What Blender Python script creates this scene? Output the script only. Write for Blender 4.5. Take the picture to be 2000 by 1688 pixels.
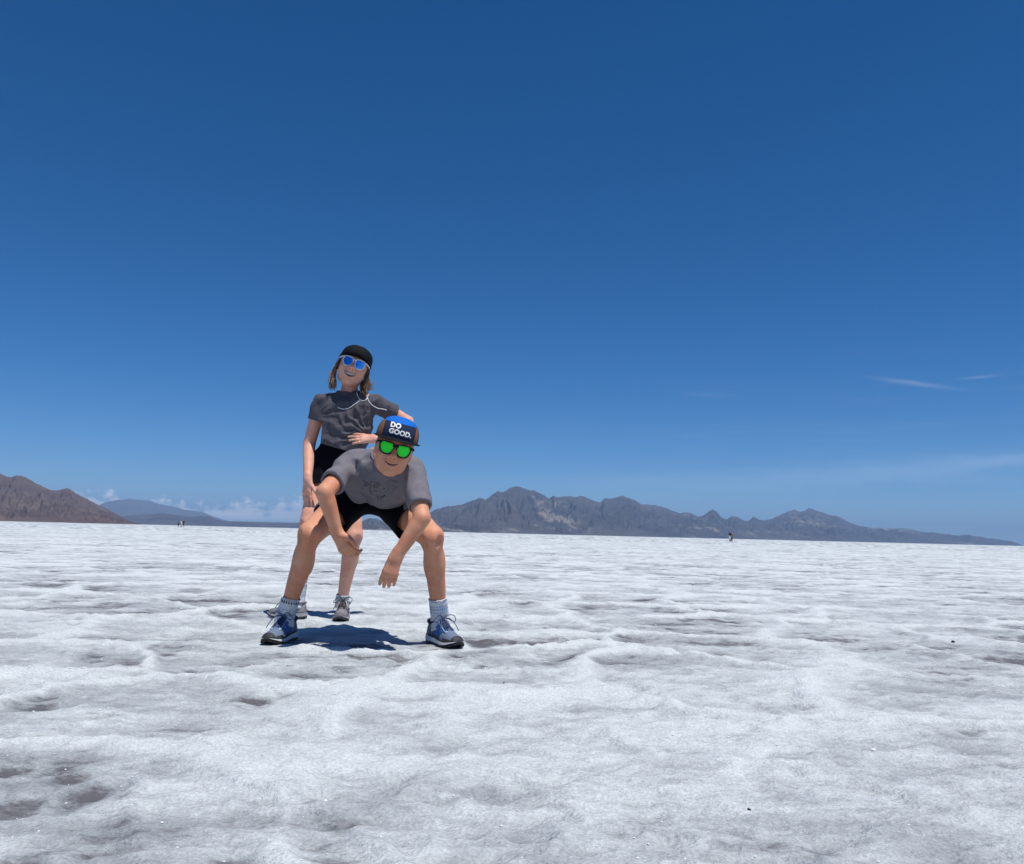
import bpy, bmesh, math, random
import numpy as np
from mathutils import Vector, Matrix
from mathutils.bvhtree import BVHTree

# ---------------------------------------------------------------- clear
for o in list(bpy.data.objects):
    bpy.data.objects.remove(o, do_unlink=True)
scene = bpy.context.scene
COL = scene.collection
rad = math.radians
rng = np.random.default_rng(7)
random.seed(7)

# ---------------------------------------------------------------- camera
FPX, CAMH = 1620.0, 0.46            # focal length in photo pixels, eye height in metres
PITCH, ROLL = math.atan(198.0 / FPX), rad(1.40)
Fw = Vector((0, math.cos(PITCH), math.sin(PITCH)))
Up0 = Vector((0, -math.sin(PITCH), math.cos(PITCH)))
Rt0 = Vector((1, 0, 0))
Rt = Rt0 * math.cos(ROLL) + Up0 * math.sin(ROLL)
Uv = Up0 * math.cos(ROLL) - Rt0 * math.sin(ROLL)
CAM = Vector((0, 0, CAMH))
cd = bpy.data.cameras.new("camera")
cd.sensor_fit = 'HORIZONTAL'
cd.sensor_width = 36.0
cd.lens = 36.0 * FPX / 2000.0
cd.clip_start = 0.05
cd.clip_end = 400000.0
cam = bpy.data.objects.new("camera", cd)
cam.matrix_world = Matrix(((Rt.x, Uv.x, -Fw.x, CAM.x), (Rt.y, Uv.y, -Fw.y, CAM.y),
                           (Rt.z, Uv.z, -Fw.z, CAM.z), (0, 0, 0, 1)))
COL.objects.link(cam)
scene.camera = cam


def ray(px, py):
    return Fw + Rt * ((px - 1000.0) / FPX) - Uv * ((py - 844.0) / FPX)


def at(px, py, Y):
    """world point seen at a photo position, at distance Y down the flats"""
    d = ray(px, py)
    return CAM + d * (Y / d.y)


# ---------------------------------------------------------------- sun and sky
SUN_TO = Vector((0.25, -0.22, 1.0)).normalized()     # direction towards the sun
sl = bpy.data.lights.new("sun", 'SUN')
sl.energy = 4.5
sl.angle = rad(0.53)
sl.color = (1.0, 0.965, 0.91)
sun = bpy.data.objects.new("sun", sl)
sun.rotation_mode = 'QUATERNION'
sun.rotation_quaternion = SUN_TO.to_track_quat('Z', 'Y')
sun.location = (20, -10, 60)
COL.objects.link(sun)

world = bpy.data.worlds.new("World")
scene.world = world
world.use_nodes = True
wn, wl = world.node_tree.nodes, world.node_tree.links
wn.clear()
w_out = wn.new('ShaderNodeOutputWorld')
w_bg = wn.new('ShaderNodeBackground')
w_sky = wn.new('ShaderNodeTexSky')
w_sky.sky_type = 'NISHITA'
w_sky.sun_disc = False
w_sky.sun_elevation = math.asin(SUN_TO.z)
w_sky.sun_rotation = math.atan2(SUN_TO.x, SUN_TO.y)
w_sky.altitude = 1300
w_sky.air_density = 0.7
w_sky.dust_density = 0.05
w_sky.ozone_density = 6.0
SKY_STRENGTH = 0.093
w_bg.inputs['Strength'].default_value = SKY_STRENGTH
w_hs = wn.new('ShaderNodeHueSaturation')
w_hs.inputs['Saturation'].default_value = 1.28
wl.new(w_sky.outputs[0], w_hs.inputs['Color'])


def wmath(op, a, b=None, clamp=False):
    n = wn.new('ShaderNodeMath')
    n.operation = op
    n.use_clamp = clamp
    for i, v in enumerate((a, b)):
        if v is None:
            continue
        if isinstance(v, (int, float)):
            n.inputs[i].default_value = v
        else:
            wl.new(v, n.inputs[i])
    return n.outputs[0]


def wramp(v, a, b, c=0.0, d=1.0):
    n = wn.new('ShaderNodeMapRange')
    n.interpolation_type = 'SMOOTHSTEP'
    wl.new(v, n.inputs[0])
    for i, q in enumerate((a, b, c, d)):
        n.inputs[1 + i].default_value = q
    return n.outputs[0]


w_tc = wn.new('ShaderNodeTexCoord')
w_sep = wn.new('ShaderNodeSeparateXYZ')
wl.new(w_tc.outputs['Generated'], w_sep.inputs[0])
sx, sy, sz = w_sep.outputs
w_az = wmath('ARCTAN2', sx, sy)                     # azimuth, 0 straight down the flats
w_el = wmath('ARCSINE', sz)


def wnoise(vec, scale, detail, rough=0.55):
    n = wn.new('ShaderNodeTexNoise')
    n.inputs['Scale'].default_value = scale
    n.inputs['Detail'].default_value = detail
    n.inputs['Roughness'].default_value = rough
    wl.new(vec, n.inputs['Vector'])
    return n.outputs[0]


def wvec(x, y):
    n = wn.new('ShaderNodeCombineXYZ')
    wl.new(x, n.inputs[0])
    wl.new(y, n.inputs[1])
    return n.outputs[0]


# low cumulus far off along the horizon to the left
cv = wvec(wmath('MULTIPLY', w_az, 26.0), wmath('MULTIPLY', w_el, 40.0))
top = wmath('ADD', wmath('MULTIPLY', wnoise(wvec(wmath('MULTIPLY', w_az, 30.0), wmath('MULTIPLY', w_el, 6.0)), 1.0, 3.0, 0.6), 0.075), -0.004)
hgt = wmath('SUBTRACT', top, wmath('MAXIMUM', w_el, 0.0))
puff = wmath('ADD', wmath('MULTIPLY', hgt, 55.0), wmath('MULTIPLY', wmath('SUBTRACT', wnoise(cv, 3.2, 5.0, 0.6), 0.5), 2.6))
cum = wramp(puff, 0.25, 1.15)
band = wramp(w_az, -0.12, -0.34)                    # only over the left-hand hills
low = wramp(w_el, 0.004, 0.014)
cum = wmath('MULTIPLY', wmath('MULTIPLY', cum, band), low)
cum = wmath('MULTIPLY', cum, 0.95)
# thin cirrus veils to the right
ci = wnoise(wvec(wmath('ADD', wmath('MULTIPLY', w_az, 5.0), wmath('MULTIPLY', w_el, 14.0)), wmath('MULTIPLY', w_el, 60.0)), 1.0, 6.0, 0.62)
ci = wramp(ci, 0.50, 0.78)
ci = wmath('MULTIPLY', ci, wramp(w_az, -0.1, 0.45))
ci = wmath('MULTIPLY', ci, wmath('MULTIPLY', wramp(w_el, 0.02, 0.05), wramp(w_el, 0.24, 0.12)))
ci = wmath('MULTIPLY', ci, 0.05)


def wisp(px, py, half_px, thick_px, slope, gain):
    """one streak of cirrus at its place in the sky"""
    d = ray(px, py).normalized()
    a0, e0 = math.atan2(d.x, d.y), math.asin(d.z)
    da = wmath('SUBTRACT', w_az, a0)
    de = wmath('SUBTRACT', wmath('SUBTRACT', w_el, e0), wmath('MULTIPLY', da, slope))
    wob = wmath('MULTIPLY', wmath('SUBTRACT', wnoise(wvec(wmath('MULTIPLY', w_az, 40.0), wmath('MULTIPLY', w_el, 60.0)), 1.0, 3.0), 0.5), thick_px * 1.6 / FPX)
    de = wmath('ADD', de, wob)
    q = wmath('ADD', wmath('POWER', wmath('ABSOLUTE', wmath('DIVIDE', da, half_px / FPX)), 2.0), wmath('POWER', wmath('ABSOLUTE', wmath('DIVIDE', de, thick_px / FPX)), 2.0))
    return wmath('MULTIPLY', wmath('EXPONENT', wmath('MULTIPLY', q, -1.0)), gain * 0.68)


for args in ((1785, 749, 55, 4.0, -0.20, 0.115), (1912, 737, 26, 2.5, 0.02, 0.10), (1385, 772, 45, 5.0, -0.05, 0.035), (1660, 860, 60, 4.0, 0.0, 0.03),
             (1700, 925, 330, 22, 0.085, 0.085), (1960, 900, 90, 9, 0.06, 0.09), (1250, 940, 200, 14, 0.03, 0.045)):
    ci = wmath('ADD', ci, wisp(*args))
cl = wmath('ADD', cum, ci, True)
w_mix = wn.new('ShaderNodeMix')
w_mix.data_type = 'RGBA'
wl.new(cl, w_mix.inputs[0])
wl.new(w_hs.outputs[0], w_mix.inputs[6])
w_mix.inputs[7].default_value = (13.0, 13.4, 13.9, 1)
wl.new(w_mix.outputs[2], w_bg.inputs['Color'])
wl.new(w_bg.outputs[0], w_out.inputs['Surface'])

# ---------------------------------------------------------------- exposure
scene.view_settings.view_transform = 'Standard'
scene.view_settings.look = 'None'
scene.view_settings.exposure = 0.14
scene.view_settings.gamma = 1.0
scene.view_settings.use_curve_mapping = False
scene.cycles.max_bounces = 8
scene.cycles.volume_bounces = 0
scene.cycles.use_denoising = True

# ---------------------------------------------------------------- materials
def mat(name, color, rough=0.7, metal=0.0, spec=0.5, var=0.0, vscale=40.0, bump=0.0, bscale=200.0, sss=0.0, aniso=None):
    m = bpy.data.materials.new(name)
    m.use_nodes = True
    nt = m.node_tree
    b = nt.nodes['Principled BSDF']
    b.inputs['Base Color'].default_value = (*color, 1)
    b.inputs['Roughness'].default_value = rough
    b.inputs['Metallic'].default_value = metal
    b.inputs['Specular IOR Level'].default_value = spec
    if sss:
        b.inputs['Subsurface Weight'].default_value = sss
        b.inputs['Subsurface Radius'].default_value = (0.012, 0.005, 0.003)
        b.inputs['Subsurface Scale'].default_value = 1.0
    tc = nt.nodes.new('ShaderNodeTexCoord')
    vec = tc.outputs['Object']
    if aniso:
        mp = nt.nodes.new('ShaderNodeMapping')
        mp.inputs['Scale'].default_value = aniso
        nt.links.new(vec, mp.inputs[0])
        vec = mp.outputs[0]
    if var:
        n = nt.nodes.new('ShaderNodeTexNoise')
        n.inputs['Scale'].default_value = vscale
        n.inputs['Detail'].default_value = 5
        nt.links.new(vec, n.inputs['Vector'])
        r = nt.nodes.new('ShaderNodeMapRange')
        r.inputs[1].default_value = 0.3
        r.inputs[2].default_value = 0.7
        r.inputs[3].default_value = 1 - var
        r.inputs[4].default_value = 1 + var
        nt.links.new(n.outputs[0], r.inputs[0])
        mx = nt.nodes.new('ShaderNodeMix')
        mx.data_type = 'RGBA'
        mx.blend_type = 'MULTIPLY'
        mx.inputs[0].default_value = 1
        mx.inputs[6].default_value = (*color, 1)
        nt.links.new(r.outputs[0], mx.inputs[7])
        nt.links.new(mx.outputs[2], b.inputs['Base Color'])
    if bump:
        n2 = nt.nodes.new('ShaderNodeTexNoise')
        n2.inputs['Scale'].default_value = bscale
        n2.inputs['Detail'].default_value = 4
        nt.links.new(vec, n2.inputs['Vector'])
        bp = nt.nodes.new('ShaderNodeBump')
        bp.inputs['Strength'].default_value = 1.0
        bp.inputs['Distance'].default_value = bump
        nt.links.new(n2.outputs[0], bp.inputs['Height'])
        nt.links.new(bp.outputs[0], b.inputs['Normal'])
    return m


# ---------------------------------------------------------------- object helpers
def link(o, parent=None):
    COL.objects.link(o)
    if parent is not None:
        o.parent = parent
        o.matrix_parent_inverse = PINV[parent.name]
    return o


PINV = {}


def thing(name, label, cat, loc, group=None):
    o = bpy.data.objects.new(name, None)
    o.empty_display_size = 0.1
    o.location = loc
    COL.objects.link(o)
    o['label'] = label
    o['category'] = cat
    if group:
        o['group'] = group
    PINV[o.name] = Matrix.Translation(Vector(loc)).inverted()
    return o


def mesh_obj(name, verts, faces, m, parent=None, smooth=True):
    me = bpy.data.meshes.new(name)
    if isinstance(verts, np.ndarray) and isinstance(faces, np.ndarray):
        k = faces.shape[1]
        me.vertices.add(len(verts))
        me.vertices.foreach_set('co', verts.astype(np.float32).ravel())
        me.loops.add(faces.size)
        me.loops.foreach_set('vertex_index', faces.astype(np.int32).ravel())
        me.polygons.add(len(faces))
        me.polygons.foreach_set('loop_start', np.arange(0, faces.size, k, dtype=np.int32))
        me.update(calc_edges=True)
    else:
        me.from_pydata([tuple(v) for v in verts], [], [tuple(f) for f in faces])
    me.validate()
    me.polygons.foreach_set('use_smooth', [smooth] * len(me.polygons))
    if m is not None:
        me.materials.append(m)
    o = bpy.data.objects.new(name, me)
    if parent is not None and parent.name not in PINV:
        PINV[parent.name] = Matrix.Identity(4)
    link(o, parent)
    PINV[o.name] = Matrix.Identity(4)
    return o


def tube_mesh(paths, seg=8):
    """paths: list of (points, radii); returns verts, faces"""
    V, Fc = [], []
    for pts, rs in paths:
        pts = [Vector(p) for p in pts]
        if isinstance(rs, (int, float)):
            rs = [rs] * len(pts)
        n = len(pts)
        t0 = (pts[1] - pts[0]).normalized()
        up = Vector((0, 0, 1)) if abs(t0.z) < 0.9 else Vector((1, 0, 0))
        u = t0.cross(up).normalized()
        base = len(V)
        for i in range(n):
            t = (pts[min(i + 1, n - 1)] - pts[max(i - 1, 0)])
            t = t.normalized() if t.length > 1e-9 else t0
            u = (u - t * u.dot(t))
            u = u.normalized() if u.length > 1e-9 else t.orthogonal().normalized()
            w = t.cross(u)
            for k in range(seg):
                a = 2 * math.pi * k / seg
                V.append(pts[i] + (u * math.cos(a) + w * math.sin(a)) * rs[i])
        for i in range(n - 1):
            for k in range(seg):
                k2 = (k + 1) % seg
                Fc.append((base + i * seg + k, base + i * seg + k2, base + (i + 1) * seg + k2, base + (i + 1) * seg + k))
        Fc.append(tuple(base + k for k in range(seg))[::-1])
        Fc.append(tuple(base + (n - 1) * seg + k for k in range(seg)))
    return V, Fc


def tube_obj(name, paths, m, parent=None, seg=8):
    V, Fc = tube_mesh(paths, seg)
    return mesh_obj(name, V, Fc, m, parent)


def spline(pts, n=24):
    """Catmull-Rom through points"""
    P = [Vector(p) for p in pts]
    P = [P[0] * 2 - P[1]] + P + [P[-1] * 2 - P[-2]]
    out = []
    segs = len(P) - 3
    per = max(2, n // segs)
    for i in range(segs):
        a, b, c, d = P[i:i + 4]
        for j in range(per):
            t = j / per
            out.append(0.5 * ((2 * b) + (c - a) * t + (2 * a - 5 * b + 4 * c - d) * t * t + (3 * b - a - 3 * c + d) * t ** 3))
    out.append(P[-2])
    return out


# ---------------------------------------------------------------- numpy noise
def _hash(ix, iy, seed):
    h = (ix.astype(np.int64) * 374761393 + iy.astype(np.int64) * 668265263 + seed * 1442695041) & 0xFFFFFFFF
    h = ((h ^ (h >> 13)) * 1274126177) & 0xFFFFFFFF
    h = h ^ (h >> 16)
    return (h & 0xFFFFFF) / float(0x1000000)


def vnoise(x, y, seed=0):
    """gradient noise, about -0.7..0.7"""
    x0, y0 = np.floor(x), np.floor(y)
    fx, fy = x - x0, y - y0
    ux, uy = fx * fx * fx * (fx * (fx * 6 - 15) + 10), fy * fy * fy * (fy * (fy * 6 - 15) + 10)

    def g(ix, iy, dx, dy):
        a = _hash(ix, iy, seed) * 2 * math.pi
        return np.cos(a) * dx + np.sin(a) * dy
    n00, n10 = g(x0, y0, fx, fy), g(x0 + 1, y0, fx - 1, fy)
    n01, n11 = g(x0, y0 + 1, fx, fy - 1), g(x0 + 1, y0 + 1, fx - 1, fy - 1)
    return (n00 * (1 - ux) + n10 * ux) * (1 - uy) + (n01 * (1 - ux) + n11 * ux) * uy


def fbm(x, y, oct=4, seed=0, gain=0.5, lac=2.03):
    s, a = 0.0, 1.0
    for i in range(oct):
        s = s + a * vnoise(x, y, seed + i * 17)
        x, y, a = x * lac + 3.1, y * lac - 1.7, a * gain
    return s


def voronoi(x, y, seed=0, jit=0.85):
    """distance to nearest cell edge (F2-F1)"""
    x0, y0 = np.floor(x), np.floor(y)
    f1 = np.full(x.shape, 9.0)
    f2 = np.full(x.shape, 9.0)
    for i in range(-1, 2):
        for j in range(-1, 2):
            cx, cy = x0 + i, y0 + j
            px = cx + 0.5 + (_hash(cx, cy, seed) - 0.5) * jit
            py = cy + 0.5 + (_hash(cx, cy, seed + 99) - 0.5) * jit
            d = np.hypot(x - px, y - py)
            f2 = np.minimum(f2, np.maximum(f1, d))
            f1 = np.minimum(f1, d)
    return f1, f2

# ================================================================ SETTING
# ---------------------------------------------------------------- salt flat
FEET = [(-0.94, 3.54), (-0.975, 3.36), (-0.32, 3.55), (-0.20, 3.38), (-1.10, 4.33), (-1.26, 4.39), (-0.86, 4.42), (-0.84, 4.26)]


def salt_height(x, y):
    dist = np.hypot(x, y)
    wx = x + 0.30 * fbm(x * 0.9, y * 0.9, 3, 11)
    wy = y + 0.30 * fbm(x * 0.9 + 7, y * 0.9, 3, 23)
    f1, f2 = voronoi(wx / 0.82 + 0.37, wy / 0.82 + 0.1, 5)
    e = (f2 - f1) * 0.82
    strength = np.clip(0.62 + 0.9 * fbm(x * 0.45, y * 0.45, 2, 41), 0.15, 1.1)
    ridge = np.exp(-(e / (0.050 + 0.035 * (1 + fbm(x * 3, y * 3, 2, 43)))) ** 2) * strength
    g1, g2 = voronoi(wx / 0.42 + 5.2, wy / 0.42 + 9.4, 8)
    r2 = np.exp(-((g2 - g1) * 0.42 / 0.05) ** 2)
    fine = np.clip(1.6 - dist / 9.0, 0, 1)
    lumps = fbm(x / 0.34, y / 0.30, 4, 51)
    big = fbm(x / 1.7, y / 1.4, 3, 61)
    bil = 0.32 - np.abs(fbm(x / 0.15, y / 0.11, 4, 81))
    h = 0.020 * ridge + 0.007 * r2 + 0.009 * lumps + 0.007 * big + 0.014 * bil * np.clip(1.4 - dist / 30, 0, 1)
    h = h + fine * (0.0062 * fbm(x / 0.060, y / 0.050, 3, 71))
    crust = np.clip(ridge + 0.35 * r2, 0, 1) * np.clip(fbm(x / 0.030, y / 0.030, 2, 75) + 0.1, 0, 1)
    h = h + fine * 0.007 * crust
    # level where the children stand
    fl = np.zeros_like(x)
    for fx, fy in FEET:
        fl = np.maximum(fl, np.exp(-((x - fx) ** 2 + (y - fy) ** 2) / 0.13 ** 2))
    h = h * (1 - 0.97 * np.clip(fl * 1.5, 0, 1))
    far = np.clip((dist - 60) / 90.0, 0, 1)
    h = h * (1 - far)
    ridge = 0.55 * ridge + 0.45 * np.exp(-(e / 0.028) ** 2) * strength
    return h, ridge, lumps * 0.55 + big * 0.6 + 0.55 * (bil - 0.12)


def build_ground():
    r = [0.0]
    q = 0.25
    rr = []
    while q < 70:
        rr.append(q)
        q *= 1.0043 if q > 0.9 else 1.03
    while q < 25000:
        rr.append(q)
        q *= 1.12
    R = np.array(rr)
    half = rad(46)
    a = np.concatenate([np.arange(-half, half, 0.0034), np.arange(half, 2 * math.pi - half, 0.05)])
    n, k = len(R), len(a)
    X = R[:, None] * np.sin(a)[None, :]
    Y = R[:, None] * np.cos(a)[None, :]
    H, rid, lump = salt_height(X, Y)
    V = np.stack([X, Y, H], -1).reshape(-1, 3)
    V = np.concatenate([V, [[0, 0, 0]]])
    i, j = np.meshgrid(np.arange(n - 1), np.arange(k), indexing='ij')
    j2 = (j + 1) % k
    Fq = np.stack([i * k + j, (i + 1) * k + j, (i + 1) * k + j2, i * k + j2], -1).reshape(-1, 4)[:, ::-1]
    c = n * k
    jj = np.arange(k)
    me = bpy.data.meshes.new("salt_flat")
    me.vertices.add(len(V))
    me.vertices.foreach_set('co', V.astype(np.float32).ravel())
    tri = np.stack([np.full(k, c), (jj + 1) % k, jj], -1)
    loops = np.concatenate([Fq.ravel(), tri.ravel()]).astype(np.int32)
    me.loops.add(len(loops))
    me.loops.foreach_set('vertex_index', loops)
    me.polygons.add(len(Fq) + k)
    st = np.concatenate([np.arange(len(Fq)) * 4, len(Fq) * 4 + np.arange(k) * 3]).astype(np.int32)
    me.polygons.foreach_set('loop_start', st)
    me.update(calc_edges=True)
    me.polygons.foreach_set('use_smooth', [True] * len(me.polygons))
    for nm, arr in (('ridge', rid), ('lump', lump)):
        at_ = me.attributes.new(nm, 'FLOAT', 'POINT')
        at_.data.foreach_set('value', np.concatenate([arr.ravel(), [0.0]]).astype(np.float32))
    o = bpy.data.objects.new("salt_flat", me)
    COL.objects.link(o)
    o['kind'] = 'structure'
    return o


def salt_material():
    m = bpy.data.materials.new("salt")
    m.use_nodes = True
    nt = m.node_tree
    N, L = nt.nodes, nt.links
    b = N['Principled BSDF']
    b.inputs['Roughness'].default_value = 0.62
    b.inputs['Specular IOR Level'].default_value = 0.25
    tc = N.new('ShaderNodeTexCoord')

    def noise(scale, detail=4, rough=0.55, sc=None, dist=0.0):
        n = N.new('ShaderNodeTexNoise')
        n.inputs['Scale'].default_value = scale
        n.inputs['Detail'].default_value = detail
        n.inputs['Roughness'].default_value = rough
        n.inputs['Distortion'].default_value = dist
        v = tc.outputs['Object']
        if sc:
            mp = N.new('ShaderNodeMapping')
            mp.inputs['Scale'].default_value = sc
            L.new(v, mp.inputs[0])
            v = mp.outputs[0]
        L.new(v, n.inputs['Vector'])
        return n.outputs[0]

    def mth(op, a, c=None, d=None, clamp=False):
        n = N.new('ShaderNodeMath')
        n.operation = op
        n.use_clamp = clamp
        for i, v in enumerate((a, c, d)):
            if v is None:
                continue
            if isinstance(v, (int, float)):
                n.inputs[i].default_value = v
            else:
                L.new(v, n.inputs[i])
        return n.outputs[0]

    def ramp(v, a, c, d=0.0, e=1.0):
        n = N.new('ShaderNodeMapRange')
        n.interpolation_type = 'SMOOTHSTEP'
        L.new(v, n.inputs[0])
        for i, q in enumerate((a, c, d, e)):
            n.inputs[1 + i].default_value = q
        return n.outputs[0]

    def mix(f, c1, c2):
        n = N.new('ShaderNodeMix')
        n.data_type = 'RGBA'
        if isinstance(f, float):
            n.inputs[0].default_value = f
        else:
            L.new(f, n.inputs[0])
        for i, c in ((6, c1), (7, c2)):
            if isinstance(c, tuple):
                n.inputs[i].default_value = (*c, 1)
            else:
                L.new(c, n.inputs[i])
        return n.outputs[2]

    def attr(nm):
        n = N.new('ShaderNodeAttribute')
        n.attribute_name = nm
        return n.outputs['Fac']
    rid, lump = attr('ridge'), attr('lump')
    n_mid = noise(4.2, 7, 0.70, sc=(0.62, 1.3, 1))
    n_pat = noise(3.6, 8, 0.74, sc=(0.65, 1.2, 1), dist=0.4)
    n_fine = noise(36, 6, 0.72, sc=(0.7, 1.2, 1))
    n_grain = noise(160, 3, 0.6)
    # thin grey crust, thick clean crystal salt on the ridges; mottling paints in hollow shading
    clean = mth('ADD', mth('MULTIPLY', rid, 0.85), mth('ADD', mth('MULTIPLY', lump, 0.55), mth('MULTIPLY', mth('SUBTRACT', n_mid, 0.5), 1.7)))
    clean = mth('ADD', clean, mth('MULTIPLY', mth('SUBTRACT', n_fine, 0.5), 1.0))
    clean = ramp(clean, -0.42, 0.46)
    c = mix(clean, SALT_GREY, SALT_WHITE)
    # brown-lilac mud showing through thin patches
    mud = mth('ADD', mth('MULTIPLY', mth('SUBTRACT', n_pat, 0.5), 2.4), mth('MULTIPLY', mth('SUBTRACT', n_fine, 0.5), 0.9))
    mud = mth('SUBTRACT', mud, mth('ADD', mth('MULTIPLY', rid, 0.8), mth('MULTIPLY', lump, 0.9)))
    mud = ramp(mud, 0.13, 0.62, 0.0, 0.92)
    c = mix(mud, c, SALT_MUD)
    # grain
    gr = ramp(n_grain, 0.25, 0.75, 0.80, 1.12)
    g2 = N.new('ShaderNodeMix')
    g2.data_type = 'RGBA'
    g2.blend_type = 'MULTIPLY'
    g2.inputs[0].default_value = 1
    L.new(c, g2.inputs[6])
    L.new(gr, g2.inputs[7])
    L.new(g2.outputs[2], b.inputs['Base Color'])
    bh = mth('ADD', mth('MULTIPLY', n_fine, 0.014), mth('MULTIPLY', n_grain, 0.0045))
    vo = N.new('ShaderNodeTexVoronoi')
    vo.inputs['Scale'].default_value = 90
    L.new(tc.outputs['Object'], vo.inputs['Vector'])
    bh = mth('ADD', bh, mth('MULTIPLY', vo.outputs['Distance'], -0.0022))
    bp = N.new('ShaderNodeBump')
    bp.inputs['Strength'].default_value = 0.85
    bp.inputs['Distance'].default_value = 1.0
    L.new(bh, bp.inputs['Height'])
    L.new(bp.outputs[0], b.inputs['Normal'])
    return m


SALT_WHITE = (0.62, 0.66, 0.675)
SALT_GREY = (0.315, 0.34, 0.36)
SALT_MUD = (0.105, 0.100, 0.112)
ground = build_ground()
ground.data.materials.append(salt_material())


# ---------------------------------------------------------------- mountains
def rock_material(name, c1, c2, c3, scale, tan=0.0, strata=0.0):
    m = bpy.data.materials.new(name)
    m.use_nodes = True
    nt = m.node_tree
    N, L = nt.nodes, nt.links
    b = N['Principled BSDF']
    b.inputs['Roughness'].default_value = 0.95
    b.inputs['Specular IOR Level'].default_value = 0.05
    tc = N.new('ShaderNodeTexCoord')
    mp = N.new('ShaderNodeMapping')
    mp.inputs['Scale'].default_value = (1, 1, 2.2)
    L.new(tc.outputs['Object'], mp.inputs[0])
    n1 = N.new('ShaderNodeTexNoise')
    n1.inputs['Scale'].default_value = scale
    n1.inputs['Detail'].default_value = 8
    n1.inputs['Roughness'].default_value = 0.68
    n1.inputs['Distortion'].default_value = 0.6
    L.new(mp.outputs[0], n1.inputs['Vector'])
    cr = N.new('ShaderNodeValToRGB')
    e = cr.color_ramp.elements
    e[0].position, e[0].color = 0.34, (*c1, 1)
    e[1].position, e[1].color = 0.64, (*c2, 1)
    L.new(n1.outputs[0], cr.inputs[0])
    n2 = N.new('ShaderNodeTexNoise')
    n2.inputs['Scale'].default_value = scale * 0.55
    n2.inputs['Detail'].default_value = 7
    n2.inputs['Roughness'].default_value = 0.7
    mp2 = N.new('ShaderNodeMapping')
    mp2.inputs['Scale'].default_value = (1, 1, 5)
    mp2.inputs['Location'].default_value = (4000, 900, 70)
    L.new(tc.outputs['Object'], mp2.inputs[0])
    L.new(mp2.outputs[0], n2.inputs['Vector'])
    mr = N.new('ShaderNodeMapRange')
    mr.inputs[1].default_value = 0.575
    mr.inputs[2].default_value = 0.66
    mr.inputs[4].default_value = tan
    L.new(n2.outputs[0], mr.inputs[0])
    mx = N.new('ShaderNodeMix')
    mx.data_type = 'RGBA'
    L.new(mr.outputs[0], mx.inputs[0])
    L.new(cr.outputs[0], mx.inputs[6])
    mx.inputs[7].default_value = (*c3, 1)
    L.new(mx.outputs[2], b.inputs['Base Color'])
    return m


def interp_profile(prof, px):
    P = np.array(prof, float)
    return np.interp(px, P[:, 0], P[:, 1])


def horizon_y(px):
    return 1042.0 + (px - 1000.0) * math.tan(ROLL)


def mountain(name, prof, dist, depth, m, seed, nx=500, ny=120, jag=1.0, gully=1.0, spurs=7.0, foot=0.5):
    """a range whose crest follows a skyline: prof = [(photo x, photo y)], dist(px) = metres to the crest"""
    p0, p1 = prof[0][0], prof[-1][0]
    px = np.linspace(p0, p1, nx)
    top = interp_profile(prof, px)
    Yc = np.array([dist(p) for p in px])
    hor = horizon_y(px)
    el = (hor - top) * math.cos(ROLL) / FPX               # tan of elevation over the flats, near enough
    xdir = (px - 1000.0) / FPX
    span = abs(xdir[-1] - xdir[0]) * Yc.mean()
    s = np.linspace(0, span, nx)
    rough = fbm(s / (span / 60.0), np.zeros(nx) + seed, 4, seed) * 0.9 + fbm(s / (span / 160.0), np.zeros(nx) + seed, 2, seed + 5) * 0.4
    crest = np.maximum(el * Yc, 0.0)
    edge = np.minimum(1, crest / (crest.max() * 0.25 + 1e-6))
    crest = crest + jag * rough * crest.max() * 0.022 * edge
    v = np.linspace(-1.0, 0.55, ny)
    S, T = np.meshgrid(s, v, indexing='ij')
    C = crest[:, None] * np.ones_like(T)
    # front face: steep near the crest, easing to an apron; spurs and gullies run down it
    t = np.clip(-T, 0, 1)
    warp = 0.9 * fbm(S / (span / 14), T * 1.8, 3, seed + 9)
    asp = span / depth
    sp = vnoise(S / (span / (spurs * 1.6)) + warp, T * spurs * 0.55 / asp + 3 + warp, seed + 13)
    sp2 = vnoise(S / (span / (spurs * 4.2)) + 1.5 * warp, T * spurs * 1.7 / asp - warp, seed + 15)
    sp3 = vnoise(S / (span / (spurs * 11.0)) + 2.5 * warp, T * spurs * 4.5 / asp, seed + 16)
    ridg = (0.5 - np.abs(sp) * 1.4) + 0.55 * (0.5 - np.abs(sp2) * 1.4) + 0.25 * (0.5 - np.abs(sp3) * 1.4)
    fall = (1 - t) ** 1.35
    fall = fall * (1 - foot) + foot * (1 - t) ** 2.6
    mid = np.sin(np.clip(t, 0, 1) * math.pi) ** 0.8
    hgt = C * (fall + 0.30 * gully * mid * ridg) + crest.max() * 0.05 * gully * mid * fbm(S / (span / 70), T * 7, 4, seed + 21)
    back = np.clip(T, 0, 1) / 0.55
    hgt = np.where(T > 0, C * (1 - back) ** 1.2, np.minimum(hgt, C * (1 - 0.25 * t)))
    hgt = np.maximum(hgt, -3.0 * np.ones_like(hgt))
    Yg = Yc[:, None] + T * depth
    Xg = xdir[:, None] * Yg
    hgt = np.where(t >= 0.999, -4.0, hgt)
    hgt[:, -1] = -4.0
    V = np.stack([Xg, Yg, hgt + 0.0], -1).reshape(-1, 3)
    i, j = np.meshgrid(np.arange(nx - 1), np.arange(ny - 1), indexing='ij')
    Fq = np.stack([i * ny + j, (i + 1) * ny + j, (i + 1) * ny + j + 1, i * ny + j + 1], -1).reshape(-1, 4)
    o = mesh_obj(name, V, Fq, m, None, True)
    o['kind'] = 'structure'
    return o


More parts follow.
